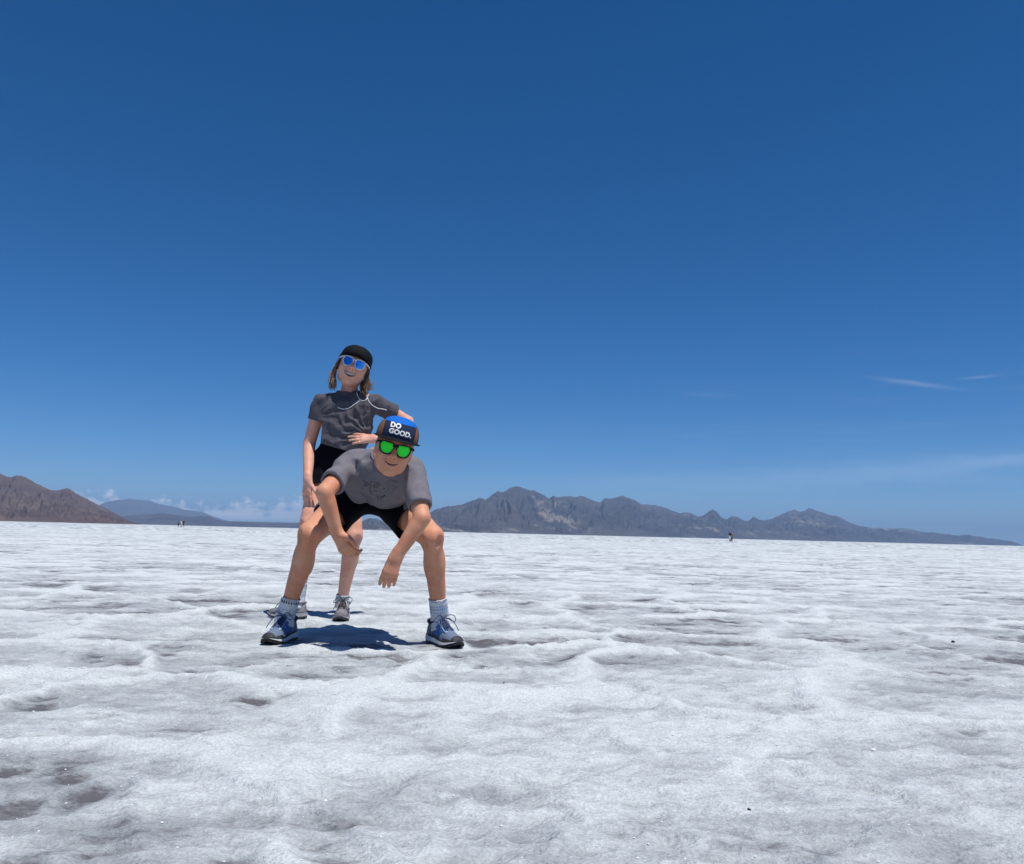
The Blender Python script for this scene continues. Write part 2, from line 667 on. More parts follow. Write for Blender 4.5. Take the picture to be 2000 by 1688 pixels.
M_BROWN = rock_material("brown_rock", (0.070, 0.046, 0.043), (0.130, 0.096, 0.082), (0.19, 0.155, 0.125), 0.0030, 0.5)
M_RANGE = rock_material("range_rock", (0.042, 0.042, 0.054), (0.095, 0.092, 0.098), (0.33, 0.30, 0.25), 0.0022, 0.6)
M_FAR = rock_material("far_rock", (0.07, 0.07, 0.08), (0.12, 0.12, 0.12), (0.2, 0.2, 0.18), 0.0005, 0.3)

mountain("far_hills", [(150, 1028), (185, 1000), (200, 988), (212, 982), (228, 978), (245, 977), (258, 975), (275, 977), (300, 979), (316, 985), (332, 988),
                       (352, 991), (366, 996), (384, 998), (400, 1000), (414, 1005), (430, 1011), (445, 1016), (470, 1021), (520, 1025), (560, 1029)],
         lambda p: 15000.0, 3500.0, M_FAR, 5, 260, 60, 0.5, 0.6)
mountain("low_hills", [(180, 1023), (230, 1012), (262, 1007), (300, 1005), (322, 1003), (345, 1005), (366, 1008), (384, 1010), (400, 1008), (414, 1009), (428, 1014),
                       (446, 1018), (480, 1019), (540, 1020.5), (620, 1022), (700, 1025), (760, 1020), (800, 1016), (830, 1026), (860, 1037)],
         lambda p: 7500.0, 1500.0, M_RANGE, 8, 300, 60, 0.6, 0.6)
mountain("brown_hills", [(-420, 1006), (-330, 960), (-240, 940), (-150, 912), (-60, 898), (-20, 916), (0, 924), (14, 931), (26, 933), (34, 930), (46, 930), (58, 935), (72, 943), (86, 950),
                         (100, 956), (113, 959), (124, 957), (136, 954), (146, 959), (160, 967), (180, 977), (200, 987), (215, 993), (232, 1002), (250, 1012), (262, 1018), (275, 1022.5), (290, 1025)],
         lambda p: 3600.0, 1500.0, M_BROWN, 3, 620, 200, 0.5, 1.0, 4.0, 0.45)
mountain("mountain_range", [(690, 1034.5), (705, 1022), (728, 1012), (745, 1016), (770, 1022), (800, 1014), (830, 1006), (848, 1000), (860, 995), (876, 990), (896, 988), (914, 984), (930, 977), (940, 974), (952, 976), (962, 969), (975, 960),
                            (986, 962), (996, 956), (1008, 951), (1016, 951), (1026, 955), (1046, 959), (1060, 965), (1076, 974), (1084, 970), (1094, 973), (1104, 970), (1114, 968), (1126, 972),
                            (1140, 970), (1152, 974), (1166, 980), (1174, 983), (1184, 975), (1200, 974), (1218, 969), (1228, 972), (1244, 978), (1256, 986), (1268, 987), (1284, 987), (1300, 992),
                            (1316, 998), (1332, 1004), (1342, 1001), (1354, 1003), (1366, 1010), (1376, 1008), (1386, 1000), (1394, 996), (1402, 1000), (1410, 1010), (1420, 1015), (1432, 1009), (1442, 1010),
                            (1456, 1018), (1464, 1018), (1474, 1010), (1484, 1016), (1496, 1017), (1516, 1011), (1536, 1002), (1554, 996), (1564, 1001), (1574, 997), (1582, 993), (1600, 999), (1620, 1006), (1640, 1010), (1656, 1018),
                            (1672, 1026), (1700, 1031), (1730, 1032), (1760, 1032), (1780, 1034), (1796, 1039), (1820, 1040), (1846, 1043), (1872, 1047), (1890, 1044), (1920, 1050), (1950, 1054), (1972, 1057), (1988, 1062), (1996, 1066.5)],
         lambda p: 6200.0 + max(0, (p - 900)) * 5.0, 2600.0, M_RANGE, 21, 1300, 220, 1.5, 1.45, 15.0, 0.5)


# ---------------------------------------------------------------- haze
def build_haze():
    s, z0, z1 = 26000.0, -6.0, 600.0
    V = [(-s, -s, z0), (s, -s, z0), (s, s, z0), (-s, s, z0), (-s, -s, z1), (s, -s, z1), (s, s, z1), (-s, s, z1)]
    Fc = [(3, 2, 1, 0), (4, 5, 6, 7), (0, 1, 5, 4), (1, 2, 6, 5), (2, 3, 7, 6), (3, 0, 4, 7)]
    m = bpy.data.materials.new("haze_air")
    m.use_nodes = True
    nt = m.node_tree
    nt.nodes.remove(nt.nodes['Principled BSDF'])
    v = nt.nodes.new('ShaderNodeVolumePrincipled')
    v.inputs['Density Attribute'].default_value = ""
    v.inputs['Temperature Attribute'].default_value = ""
    v.inputs['Color'].default_value = HAZE_COLOR
    v.inputs['Density'].default_value = HAZE_DENSITY
    v.inputs['Anisotropy'].default_value = 0.0
    nt.links.new(v.outputs[0], nt.nodes['Material Output'].inputs['Volume'])
    o = mesh_obj("haze", V, Fc, m, None, False)
    o['kind'] = 'stuff'
    return o


HAZE_COLOR = (0.38, 0.62, 1.0, 1)
HAZE_DENSITY = 7.0e-5
build_haze()

# ================================================================ SOLID MODELLING
# Bodies and clothes are grown as one smooth solid from tapered limbs, then turned into a mesh.
def npv(v):
    return np.array([v[0], v[1], v[2]], dtype=np.float64)


class Solid:
    def __init__(self, lo, hi, vox):
        self.lo = npv(lo)
        self.vox = vox
        self.n = np.ceil((npv(hi) - self.lo) / vox).astype(int) + 1
        self.D = np.full(self.n, 0.25, np.float32)

    def block(self, lo, hi):
        a = np.clip(np.floor((lo - self.lo) / self.vox).astype(int), 0, self.n)
        b = np.clip(np.ceil((hi - self.lo) / self.vox).astype(int) + 1, 0, self.n)
        if np.any(b <= a):
            return None
        sl = tuple(slice(a[i], b[i]) for i in range(3))
        ax = [(self.lo[i] + self.vox * np.arange(a[i], b[i])).astype(np.float32) for i in range(3)]
        return sl, (ax[0][:, None, None], ax[1][None, :, None], ax[2][None, None, :])

    def put(self, lo, hi, fn, k, mode):
        pad = k + 4 * self.vox
        bl = self.block(npv(lo) - pad, npv(hi) + pad)
        if bl is None:
            return
        sl, P = bl
        d = fn(*P)
        A = self.D[sl]
        if mode == 'add':
            h = np.clip(0.5 + 0.5 * (A - d) / k, 0, 1)
            R = A + (d - A) * h - k * h * (1 - h)
        elif mode == 'sub':
            h = np.clip(0.5 - 0.5 * (A + d) / k, 0, 1)
            R = A + (-d - A) * h + k * h * (1 - h)
        else:                                   # keep only what is inside d
            R = np.maximum(A, d)
        self.D[sl] = R

    # ---- primitives
    def cone(self, a, b, ra, rb, k=0.02, mode='add', flat=None, flat_s=1.0):
        """tapered limb from a to b; flat = direction in which the section is squeezed by flat_s"""
        a, b = npv(a), npv(b)
        r = max(ra, rb)
        lo, hi = np.minimum(a, b) - r, np.maximum(a, b) + r
        ab = b - a
        L2 = max(float(ab @ ab), 1e-9)
        if flat is not None:
            fl = npv(flat)
            fl = fl - ab * (fl @ ab) / L2
            fl /= np.linalg.norm(fl)

        def fn(X, Y, Z):
            dx, dy, dz = X - a[0], Y - a[1], Z - a[2]
            t = np.clip((dx * ab[0] + dy * ab[1] + dz * ab[2]) / L2, 0, 1)
            qx, qy, qz = dx - t * ab[0], dy - t * ab[1], dz - t * ab[2]
            d2 = qx * qx + qy * qy + qz * qz
            rr = ra + (rb - ra) * t
            if flat is None:
                return np.sqrt(d2) - rr
            f = qx * fl[0] + qy * fl[1] + qz * fl[2]
            d = np.sqrt(np.maximum(d2 + f * f * (1 / flat_s ** 2 - 1), 0))
            return (d - rr) * (0.5 + 0.5 * flat_s)
        self.put(lo, hi, fn, k, mode)

    def chain(self, pts, rs, k=0.012, mode='add', flat=None, flat_s=1.0):
        P = [npv(p) for p in pts]
        lo = np.min([p - r for p, r in zip(P, rs)], 0)
        hi = np.max([p + r for p, r in zip(P, rs)], 0)

        def fn(X, Y, Z):
            out = None
            for i in range(len(P) - 1):
                a, ab = P[i], P[i + 1] - P[i]
                L2 = max(float(ab @ ab), 1e-9)
                dx, dy, dz = X - a[0], Y - a[1], Z - a[2]
                t = np.clip((dx * ab[0] + dy * ab[1] + dz * ab[2]) / L2, 0, 1)
                d = np.sqrt((dx - t * ab[0]) ** 2 + (dy - t * ab[1]) ** 2 + (dz - t * ab[2]) ** 2) - (rs[i] + (rs[i + 1] - rs[i]) * t)
                out = d if out is None else np.minimum(out, d)
            return out
        self.put(lo, hi, fn, k, mode)

    def ell(self, c, r, M=None, k=0.02, mode='add'):
        """ellipsoid; M = 3x3 matrix whose columns are its axes"""
        c, r = npv(c), npv(r)
        A = np.eye(3) if M is None else np.array(M)
        ext = np.sqrt(((A * r) ** 2).sum(1))

        def fn(X, Y, Z):
            dx, dy, dz = X - c[0], Y - c[1], Z - c[2]
            k0 = k1 = 0
            for i in range(3):
                u = dx * A[0, i] + dy * A[1, i] + dz * A[2, i]
                k0 = k0 + (u / r[i]) ** 2
                k1 = k1 + (u / r[i] ** 2) ** 2
            k0, k1 = np.sqrt(k0), np.sqrt(k1)
            return k0 * (k0 - 1) / np.maximum(k1, 1e-6)
        self.put(c - ext, c + ext, fn, k, mode)

    def box(self, c, r, M=None, rnd=0.005, k=0.01, mode='add'):
        c, r = npv(c), npv(r)
        A = np.eye(3) if M is None else np.array(M)
        ext = (np.abs(A) * r).sum(1)

        def fn(X, Y, Z):
            dx, dy, dz = X - c[0], Y - c[1], Z - c[2]
            o, mx = 0, -9.0
            for i in range(3):
                q = np.abs(dx * A[0, i] + dy * A[1, i] + dz * A[2, i]) - (r[i] - rnd)
                o = o + np.maximum(q, 0) ** 2
                mx = np.maximum(mx, q)
            return np.sqrt(o) + np.minimum(mx, 0) - rnd
        self.put(c - ext, c + ext, fn, k, mode)

    def cut(self, p, n, lo=None, hi=None):
        """throw away everything on the side n points to (inside the box lo-hi only)"""
        p, n = npv(p), npv(n)
        n = n / np.linalg.norm(n)
        lo = self.lo if lo is None else npv(lo)
        hi = (self.lo + self.n * self.vox) if hi is None else npv(hi)
        bl = self.block(lo, hi)
        if bl is None:
            return
        sl, (X, Y, Z) = bl
        self.D[sl] = np.maximum(self.D[sl], (X - p[0]) * n[0] + (Y - p[1]) * n[1] + (Z - p[2]) * n[2])

    def ripple(self, amp, waves, lo=None, hi=None):
        """cloth folds: waves = [(direction, wavelength, phase, weight)]"""
        bl = self.block(self.lo, self.lo + self.n * self.vox)
        sl, (X, Y, Z) = bl
        m = np.abs(self.D) < 0.04
        ii = np.nonzero(m)
        x, y, z = (self.lo[i] + self.vox * ii[i] for i in range(3))
        s = 0
        for d, wl_, ph, wt in waves:
            d = npv(d) / np.linalg.norm(npv(d))
            w = 0.35 * np.sin(x * 31 + ph) + 0.35 * np.sin(z * 27 + y * 19 + ph * 2) + 0.5 * np.sin(y * 13 + z * 9 + ph * 3)
            mask = 0.5 + 0.5 * np.sin(x * 11 + z * 14 + y * 7 + ph * 5)
            s = s + wt * mask * np.sin((x * d[0] + y * d[1] + z * d[2]) * 2 * math.pi / wl_ + ph + 1.6 * w)
        self.D[ii] += (amp * s).astype(np.float32)

    def drag(self, c, n, amp, r0, r1, ph=0.0, side=0):
        """drag folds fanning out from the point c"""
        ii = np.nonzero(np.abs(self.D) < 0.04)
        x, y, z = (self.lo[i] + self.vox * ii[i] for i in range(3))
        dx, dz = x - c[0], z - c[2]
        r = np.hypot(dx, dz)
        th = np.arctan2(dz, dx)
        w = 0.10 * np.sin(r * 34 + ph) + 0.06 * np.sin(r * 71 + 3 * th + ph)
        f = 1 - np.abs(np.sin((th + w) * n + ph))
        f = f ** 1.5 - 0.35
        m = np.clip((r - r0 * 0.4) / r0, 0, 1) * np.clip((r1 - r) / (r1 * 0.6), 0, 1)
        m = m * np.clip((c[1] + 0.16 - y) / 0.08, 0, 1)
        m = m * (0.55 + 0.45 * np.sin(th * 2.3 + r * 9 + ph * 2))
        if side:                                # only towards one side (+1 = viewer's right)
            m = m * np.clip((side * dx + 0.005) / 0.03, 0, 1)
        self.D[ii] -= (amp * f * m).astype(np.float32)

    def shell(self, t):
        self.D = np.maximum(self.D, -(self.D + t))

    # ---- surface
    def surface(self, smooth=1):
        D, lo, h = self.D, self.lo, self.vox
        S = D < 0
        c = np.zeros(tuple(np.array(D.shape) - 1), np.uint8)
        nx, ny, nz = c.shape
        for i in (0, 1):
            for j in (0, 1):
                for k in (0, 1):
                    c += S[i:i + nx, j:j + ny, k:k + nz]
        act = (c > 0) & (c < 8)
        ci = np.nonzero(act)
        M = len(ci[0])
        idx = np.full(c.shape, -1, np.int32)
        idx[ci] = np.arange(M)
        base = np.stack(ci, 1)
        acc = np.zeros((M, 3))
        cnt = np.zeros(M)
        cor = {}
        for i in (0, 1):
            for j in (0, 1):
                for k in (0, 1):
                    cor[(i, j, k)] = D[ci[0] + i, ci[1] + j, ci[2] + k]
        for ax in range(3):
            o1, o2 = [a for a in range(3) if a != ax]
            for p in (0, 1):
                for q in (0, 1):
                    e0 = [0, 0, 0]
                    e0[o1], e0[o2] = p, q
                    e1 = list(e0)
                    e1[ax] = 1
                    a, b = cor[tuple(e0)], cor[tuple(e1)]
                    x = (a < 0) != (b < 0)
                    t = np.where(x, a / np.where(x, a - b, 1), 0)
                    pt = np.zeros((M, 3))
                    pt[:, o1], pt[:, o2], pt[:, ax] = p, q, t
                    acc += pt * x[:, None]
                    cnt += x
        V = lo + (base + acc / cnt[:, None]) * h
        quads = []
        for ax in range(3):
            sl0 = [slice(None)] * 3
            sl1 = [slice(None)] * 3
            sl0[ax], sl1[ax] = slice(0, -1), slice(1, None)
            a, b = S[tuple(sl0)], S[tuple(sl1)]
            ch = a != b
            e = np.array(np.nonzero(ch)).T
            o1, o2 = (ax + 1) % 3, (ax + 2) % 3
            ok = (e[:, o1] > 0) & (e[:, o2] > 0) & (e[:, o1] < c.shape[o1]) & (e[:, o2] < c.shape[o2])
            e = e[ok]
            ins = a[tuple(e.T)]

            def at_(d1, d2):
                q = e.copy()
                q[:, o1] += d1
                q[:, o2] += d2
                return idx[tuple(q.T)]
            f = np.stack([at_(-1, -1), at_(0, -1), at_(0, 0), at_(-1, 0)], 1)
            f[~ins] = f[~ins][:, ::-1]
            quads.append(f)
        Q = np.concatenate(quads)
        Q = Q[(Q >= 0).all(1)]
        for _ in range(smooth):
            A = np.zeros_like(V)
            n = np.zeros(len(V))
            for p, q in ((0, 1), (1, 2), (2, 3), (3, 0)):
                np.add.at(A, Q[:, p], V[Q[:, q]])
                np.add.at(n, Q[:, p], 1)
                np.add.at(A, Q[:, q], V[Q[:, p]])
                np.add.at(n, Q[:, q], 1)
            V = 0.5 * V + 0.5 * A / np.maximum(n, 1)[:, None]
        return V, Q

    def obj(self, name, m, parent, smooth=2):
        V, Q = self.surface(smooth)
        return mesh_obj(name, V, Q, m, parent)


def frame_cols(x, y, z):
    return np.array([npv(x), npv(y), npv(z)]).T


def add_hand(S, wrist, d, back, thumb_side, curls, sc=1.0, spread=0.10, thumb=(0.75, 0.25, 0.45), wr=0.020):
    """wrist point, d = direction of the fingers, back = direction the back of the hand faces,
    thumb_side = +1/-1 along d x back; curls = bend of the four fingers, index first (radians per joint)"""
    d = Vector(d).normalized()
    back = Vector(back)
    back = (back - d * back.dot(d)).normalized()
    side = d.cross(back).normalized() * thumb_side          # towards the thumb
    w = Vector(wrist)
    plen = 0.066 * sc
    # palm
    for off, r in ((0.021, 0.0115), (0.007, 0.0125), (-0.007, 0.0125), (-0.020, 0.0105)):
        S.cone(w + side * off * 0.6 * sc, w + d * plen + side * off * sc, 0.0125 * sc, r * sc * 0.95, 0.012)
    S.cone(w - d * 0.02, w + d * 0.012, wr, wr * 0.85, 0.015, flat=back, flat_s=0.78)
    L = [(0.034, 0.021, 0.017), (0.037, 0.024, 0.018), (0.034, 0.022, 0.017), (0.027, 0.017, 0.015)]
    for i, off in enumerate((0.0255, 0.0085, -0.0085, -0.025)):
        p = w + d * (plen - 0.004 * (abs(i - 1.2))) + side * off * sc
        ang = 0.0
        fd0 = (d + side * spread * (1.5 - i) * 0.66).normalized()
        r = (0.0085 if i < 3 else 0.0075) * sc
        for j in range(3):
            ang += curls[i] * (0.8 if j == 0 else 1.0)
            fd = fd0 * math.cos(ang) - back * math.sin(ang)
            q = p + fd * L[i][j] * sc
            S.cone(p, q, r, r * 0.9, 0.004)
            p, r = q, r * 0.9
    # thumb leaves the side of the palm near its base
    t0 = w + d * 0.014 * sc + side * 0.012 * sc
    a, bnd, dn = thumb
    td = (d * (1 - a * 0.5) + side * a - back * dn).normalized()
    t1 = t0 + td * 0.034 * sc
    td2 = (td + d * bnd - side * bnd * 0.5).normalized()
    t2 = t1 + td2 * 0.026 * sc
    t3 = t2 + (td2 + d * bnd - side * bnd * 0.6).normalized() * 0.020 * sc
    S.cone(t0, t1, 0.0135 * sc, 0.0105 * sc, 0.012)
    S.cone(t1, t2, 0.0100 * sc, 0.0088 * sc, 0.004)
    S.cone(t2, t3, 0.0088 * sc, 0.0072 * sc, 0.004)


def head_frame(fwd, up):
    z = Vector(up).normalized()
    y = -Vector(fwd)
    y = (y - z * y.dot(z)).normalized()          # y points to the back of the head
    x = y.cross(z).normalized()                  # x to the face's own left ... viewer's right
    return x, y, z


class Head:
    """local frame: x = viewer's right, -y = forward, z = up; origin at the centre of the skull, unit = metres"""

    def __init__(self, c, fwd, up, sc=1.0):
        self.c = Vector(c)
        self.x, self.y, self.z = head_frame(fwd, up)
        self.s = sc
        self.M = frame_cols(self.x, self.y, self.z)

    def p(self, x, y, z):
        return self.c + (self.x * x + self.y * y + self.z * z) * self.s

    def sculpt(self, S, smile=0.0):
        s = self.s
        P, M = self.p, self.M

        def E(c, r, k=0.02, mode='add'):
            S.ell(P(*c), [q * s for q in r], M, k * s, mode)
        E((0, 0.012, 0.022), (0.070, 0.088, 0.082))                 # cranium
        E((0, -0.028, -0.010), (0.062, 0.058, 0.075), 0.03)         # face block
        E((0, -0.036, -0.055), (0.045, 0.046, 0.047), 0.03)         # lower face
        E((0, -0.062, -0.090), (0.026, 0.022, 0.019), 0.035)        # chin
        for sx in (-1, 1):
            E((0.036 * sx, -0.060, -0.028), (0.024, 0.024, 0.020), 0.02)    # cheeks
            E((0.040 * sx, -0.020, -0.060), (0.016, 0.034, 0.028), 0.035)   # jaw
            E((0.030 * sx, -0.094, 0.004), (0.019, 0.012, 0.012), 0.014, 'sub')   # eye sockets
            E((0.030 * sx, -0.078, 0.003), (0.0125, 0.0125, 0.0115), 0.004)       # eyeballs, lids
            # ears
            S.ell(P(0.071 * sx, 0.012, -0.012), [0.009 * s, 0.018 * s, 0.030 * s], M, 0.006 * s)
            S.ell(P(0.079 * sx, 0.006, -0.010), [0.006 * s, 0.009 * s, 0.017 * s], M, 0.004 * s, 'sub')
        E((0, -0.080, 0.022), (0.046, 0.012, 0.010), 0.016)         # brow
        S.cone(P(0, -0.088, 0.008), P(0, -0.113, -0.026), 0.0075 * s, 0.0125 * s, 0.008 * s)     # nose
        for sx in (-1, 1):
            E((0.0125 * sx, -0.101, -0.030), (0.0085, 0.010, 0.0078), 0.005)
            E((0.006 * sx, -0.1075, -0.0372), (0.0035, 0.005, 0.0035), 0.003, 'sub')
        E((0, -0.080, -0.052), (0.030, 0.016, 0.020), 0.02)         # muzzle
        for sx in (-1, 1):                                          # smile creases and the corners of the mouth
            S.cone(P(0.020 * sx, -0.100, -0.030), P(0.036 * sx, -0.088, -0.058), 0.0030 * s, 0.0026 * s, 0.006 * s, 'sub')
        S.cone(P(-0.016, -0.094, -0.080), P(0.016, -0.094, -0.080), 0.0045 * s, 0.0045 * s, 0.008 * s, 'sub')     # dip under the lip


def ribbon_solid(loop_out, loop_in, nrm, t):
    """flat ring between two closed loops, thickened both ways along nrm"""
    n = len(loop_out)
    V, Fc = [], []
    for sgn in (-1, 1):
        for L in (loop_out, loop_in):
            V += [Vector(p) + nrm * (t * 0.5 * sgn) for p in L]
    for i in range(n):
        j = (i + 1) % n
        ob, ib, of, if_ = (0, n, 2 * n, 3 * n)
        Fc += [(ob + i, ob + j, ib + j, ib + i), (of + i, if_ + i, if_ + j, of + j),
               (ob + i, of + i, of + j, ob + j), (ib + i, ib + j, if_ + j, if_ + i)]
    return V, Fc


def sunglasses(h, parent, m_frame, m_lens, gw=1.0):
    """wayfarer-type glasses on head h: frame front, two lenses, two temples"""
    h0 = h
    h = Head(h0.c, -h0.y, h0.z, h0.s)
    h.x = h0.x * gw                      # frame width
    g = mesh_obj("sunglasses", *glasses_front(h), m_frame, parent, False)
    for sx in (-1, 1):
        loop = lens_loop(h, sx, 0.0)
        n = len(loop)
        c = sum((Vector(p) for p in loop), Vector()) / n
        nrm = -h.y
        V = [c + nrm * 0.0022] + [Vector(p) + (c - Vector(p)) * 0.45 + nrm * 0.0018 for p in loop] + [Vector(p) for p in loop]
        Fc = [(0, 1 + i, 1 + (i + 1) % n) for i in range(n)] + [(1 + i, 1 + n + i, 1 + n + (i + 1) % n, 1 + (i + 1) % n) for i in range(n)]
        mesh_obj("lens", V, Fc, m_lens, g, True)
        tube_obj("temple", [([h.p(0.0665 * sx, -0.089, 0.018), h.p(0.0745 * sx, -0.083, 0.017), h.p(0.0775 / gw * sx, -0.04, 0.013), h.p(0.077 / gw * sx, 0.004, 0.010), h.p(0.074 / gw * sx, 0.030, -0.006)],
                             [0.004, 0.0042, 0.0036, 0.0032, 0.003])], m_frame, g, 6)
    return g


def lens_loop(h, sx, grow):
    pts = []
    shape = [(0.0075, 0.0150), (0.012, 0.0195), (0.030, 0.0215), (0.052, 0.0220), (0.0630, 0.0195), (0.0635, 0.0120), (0.0620, 0.000), (0.057, -0.014), (0.047, -0.0215),
             (0.034, -0.0235), (0.022, -0.0215), (0.013, -0.0130), (0.0085, 0.000), (0.0070, 0.010)]
    cx = sum(p[0] for p in shape) / len(shape)
    cz = sum(p[1] for p in shape) / len(shape)
    sm = []
    n = len(shape)
    for i in range(n):                       # one Chaikin pass for round corners
        a, b = shape[i], shape[(i + 1) % n]
        sm += [(a[0] * .75 + b[0] * .25, a[1] * .75 + b[1] * .25), (a[0] * .25 + b[0] * .75, a[1] * .25 + b[1] * .75)]
    for x, z in sm:
        dx, dz = x - cx, z - cz
        l = math.hypot(dx, dz)
        x, z = x + dx / l * grow, z + dz / l * grow
        y = -0.101 + 3.6 * x * x * 1.0        # wrap round the face
        pts.append(h.p(x * sx, y, z))
    return pts


def glasses_front(h):
    V, Fc = [], []
    for sx in (-1, 1):
        a, b = lens_loop(h, sx, 0.0046), lens_loop(h, sx, -0.0008)
        v, f = ribbon_solid(a, b, h.y, 0.0052)
        o = len(V)
        V += v
        Fc += [tuple(q + o for q in t) for t in f]
    v, f = tube_mesh([([h.p(-0.012, -0.101, 0.0125), h.p(0, -0.103, 0.0155), h.p(0.012, -0.101, 0.0125)], 0.0042)], 8)
    o = len(V)
    V += v
    Fc += [tuple(q + o for q in t) for t in f]
    for sx in (-1, 1):
        v, f = tube_mesh([([h.p(0.058 * sx, -0.0895, 0.018), h.p(0.067 * sx, -0.087, 0.0185)], [0.0055, 0.005])], 8)
        o = len(V)
        V += v
        Fc += [tuple(q + o for q in t) for t in f]
    return V, Fc

# ================================================================ THINGS PEOPLE WEAR
def interp(tab, u):
    xs = [t[0] for t in tab]
    ys = [t[1] for t in tab]
    return float(np.interp(u, xs, ys))


class ShoeForm:
    W = [(0, .009), (.03, .020), (.09, .0275), (.2, .0305), (.38, .029), (.55, .034), (.70, .0385), (.82, .0375), (.91, .0305), (.97, .0195), (1, .008)]
    TOP = [(0, .070), (.04, .082), (.10, .079), (.22, .066), (.32, .074), (.41, .094), (.50, .082), (.60, .068), (.72, .056), (.85, .050), (.93, .043), (.98, .033), (1, .026)]
    MID = [(0, .034), (.2, .030), (.5, .023), (.75, .020), (.9, .023), (1, .028)]
    BOT = [(0, .008), (.12, .002), (.3, .002), (.7, .000), (.85, .004), (.95, .012), (1, .018)]

    def __init__(self, heel, toe_dir, length, z=0.0):
        self.o = Vector((heel[0], heel[1], z))
        f = Vector((toe_dir[0], toe_dir[1], 0)).normalized()
        self.f = f
        self.l = Vector((0, 0, 1)).cross(f)
        self.L = length
        self.k = length / 0.235

    def at(self, u, lat, z):
        return self.o + self.f * (u * self.L) + self.l * (lat * self.k) + Vector((0, 0, z * self.k))

    def up(self, u, phi, off=0.0):
        """point on the upper; phi -1..1 runs from one side over the top to the other"""
        w = interp(self.W, u) * 0.97
        zb, zt = interp(self.MID, u) - 0.003, interp(self.TOP, u)
        a = phi * math.pi / 2
        s = math.copysign(abs(math.sin(a)) ** 0.72, a)
        c = max(math.cos(a), 0) ** 0.85
        tuck = 1 - 0.20 * c * (1 if u > 0.4 else 1.2)
        return self.at(u, s * w * tuck + off * math.sin(a), zb + (zt - zb) * c + off * c)

    def patch(self, u0, u1, p0, p1, off, nu=8, nv=8, skew=0.0, t=0.0015):
        """raised panel on the upper"""
        V, Fc = [], []
        for lay in (off + t, off - 0.004):
            for i in range(nu + 1):
                for j in range(nv + 1):
                    ph = p0 + (p1 - p0) * j / nv
                    u = u0 + (u1 - u0) * i / nu + skew * (j / nv - 0.5)
                    V.append(self.up(min(max(u, 0.002), 0.998), ph, lay))
        m = nv + 1
        n = (nu + 1) * m
        for i in range(nu):
            for j in range(nv):
                a = i * m + j
                Fc.append((a, a + 1, a + m + 1, a + m))
                Fc.append((n + a, n + a + m, n + a + m + 1, n + a + 1))
        ring = [i * m for i in range(nu + 1)] + [nu * m + j for j in range(1, nv + 1)] + [i * m + nv for i in range(nu - 1, -1, -1)] + [j for j in range(nv - 1, 0, -1)]
        for a, b in zip(ring, ring[1:] + ring[:1]):
            Fc.append((a, b, n + b, n + a))
        return V, Fc


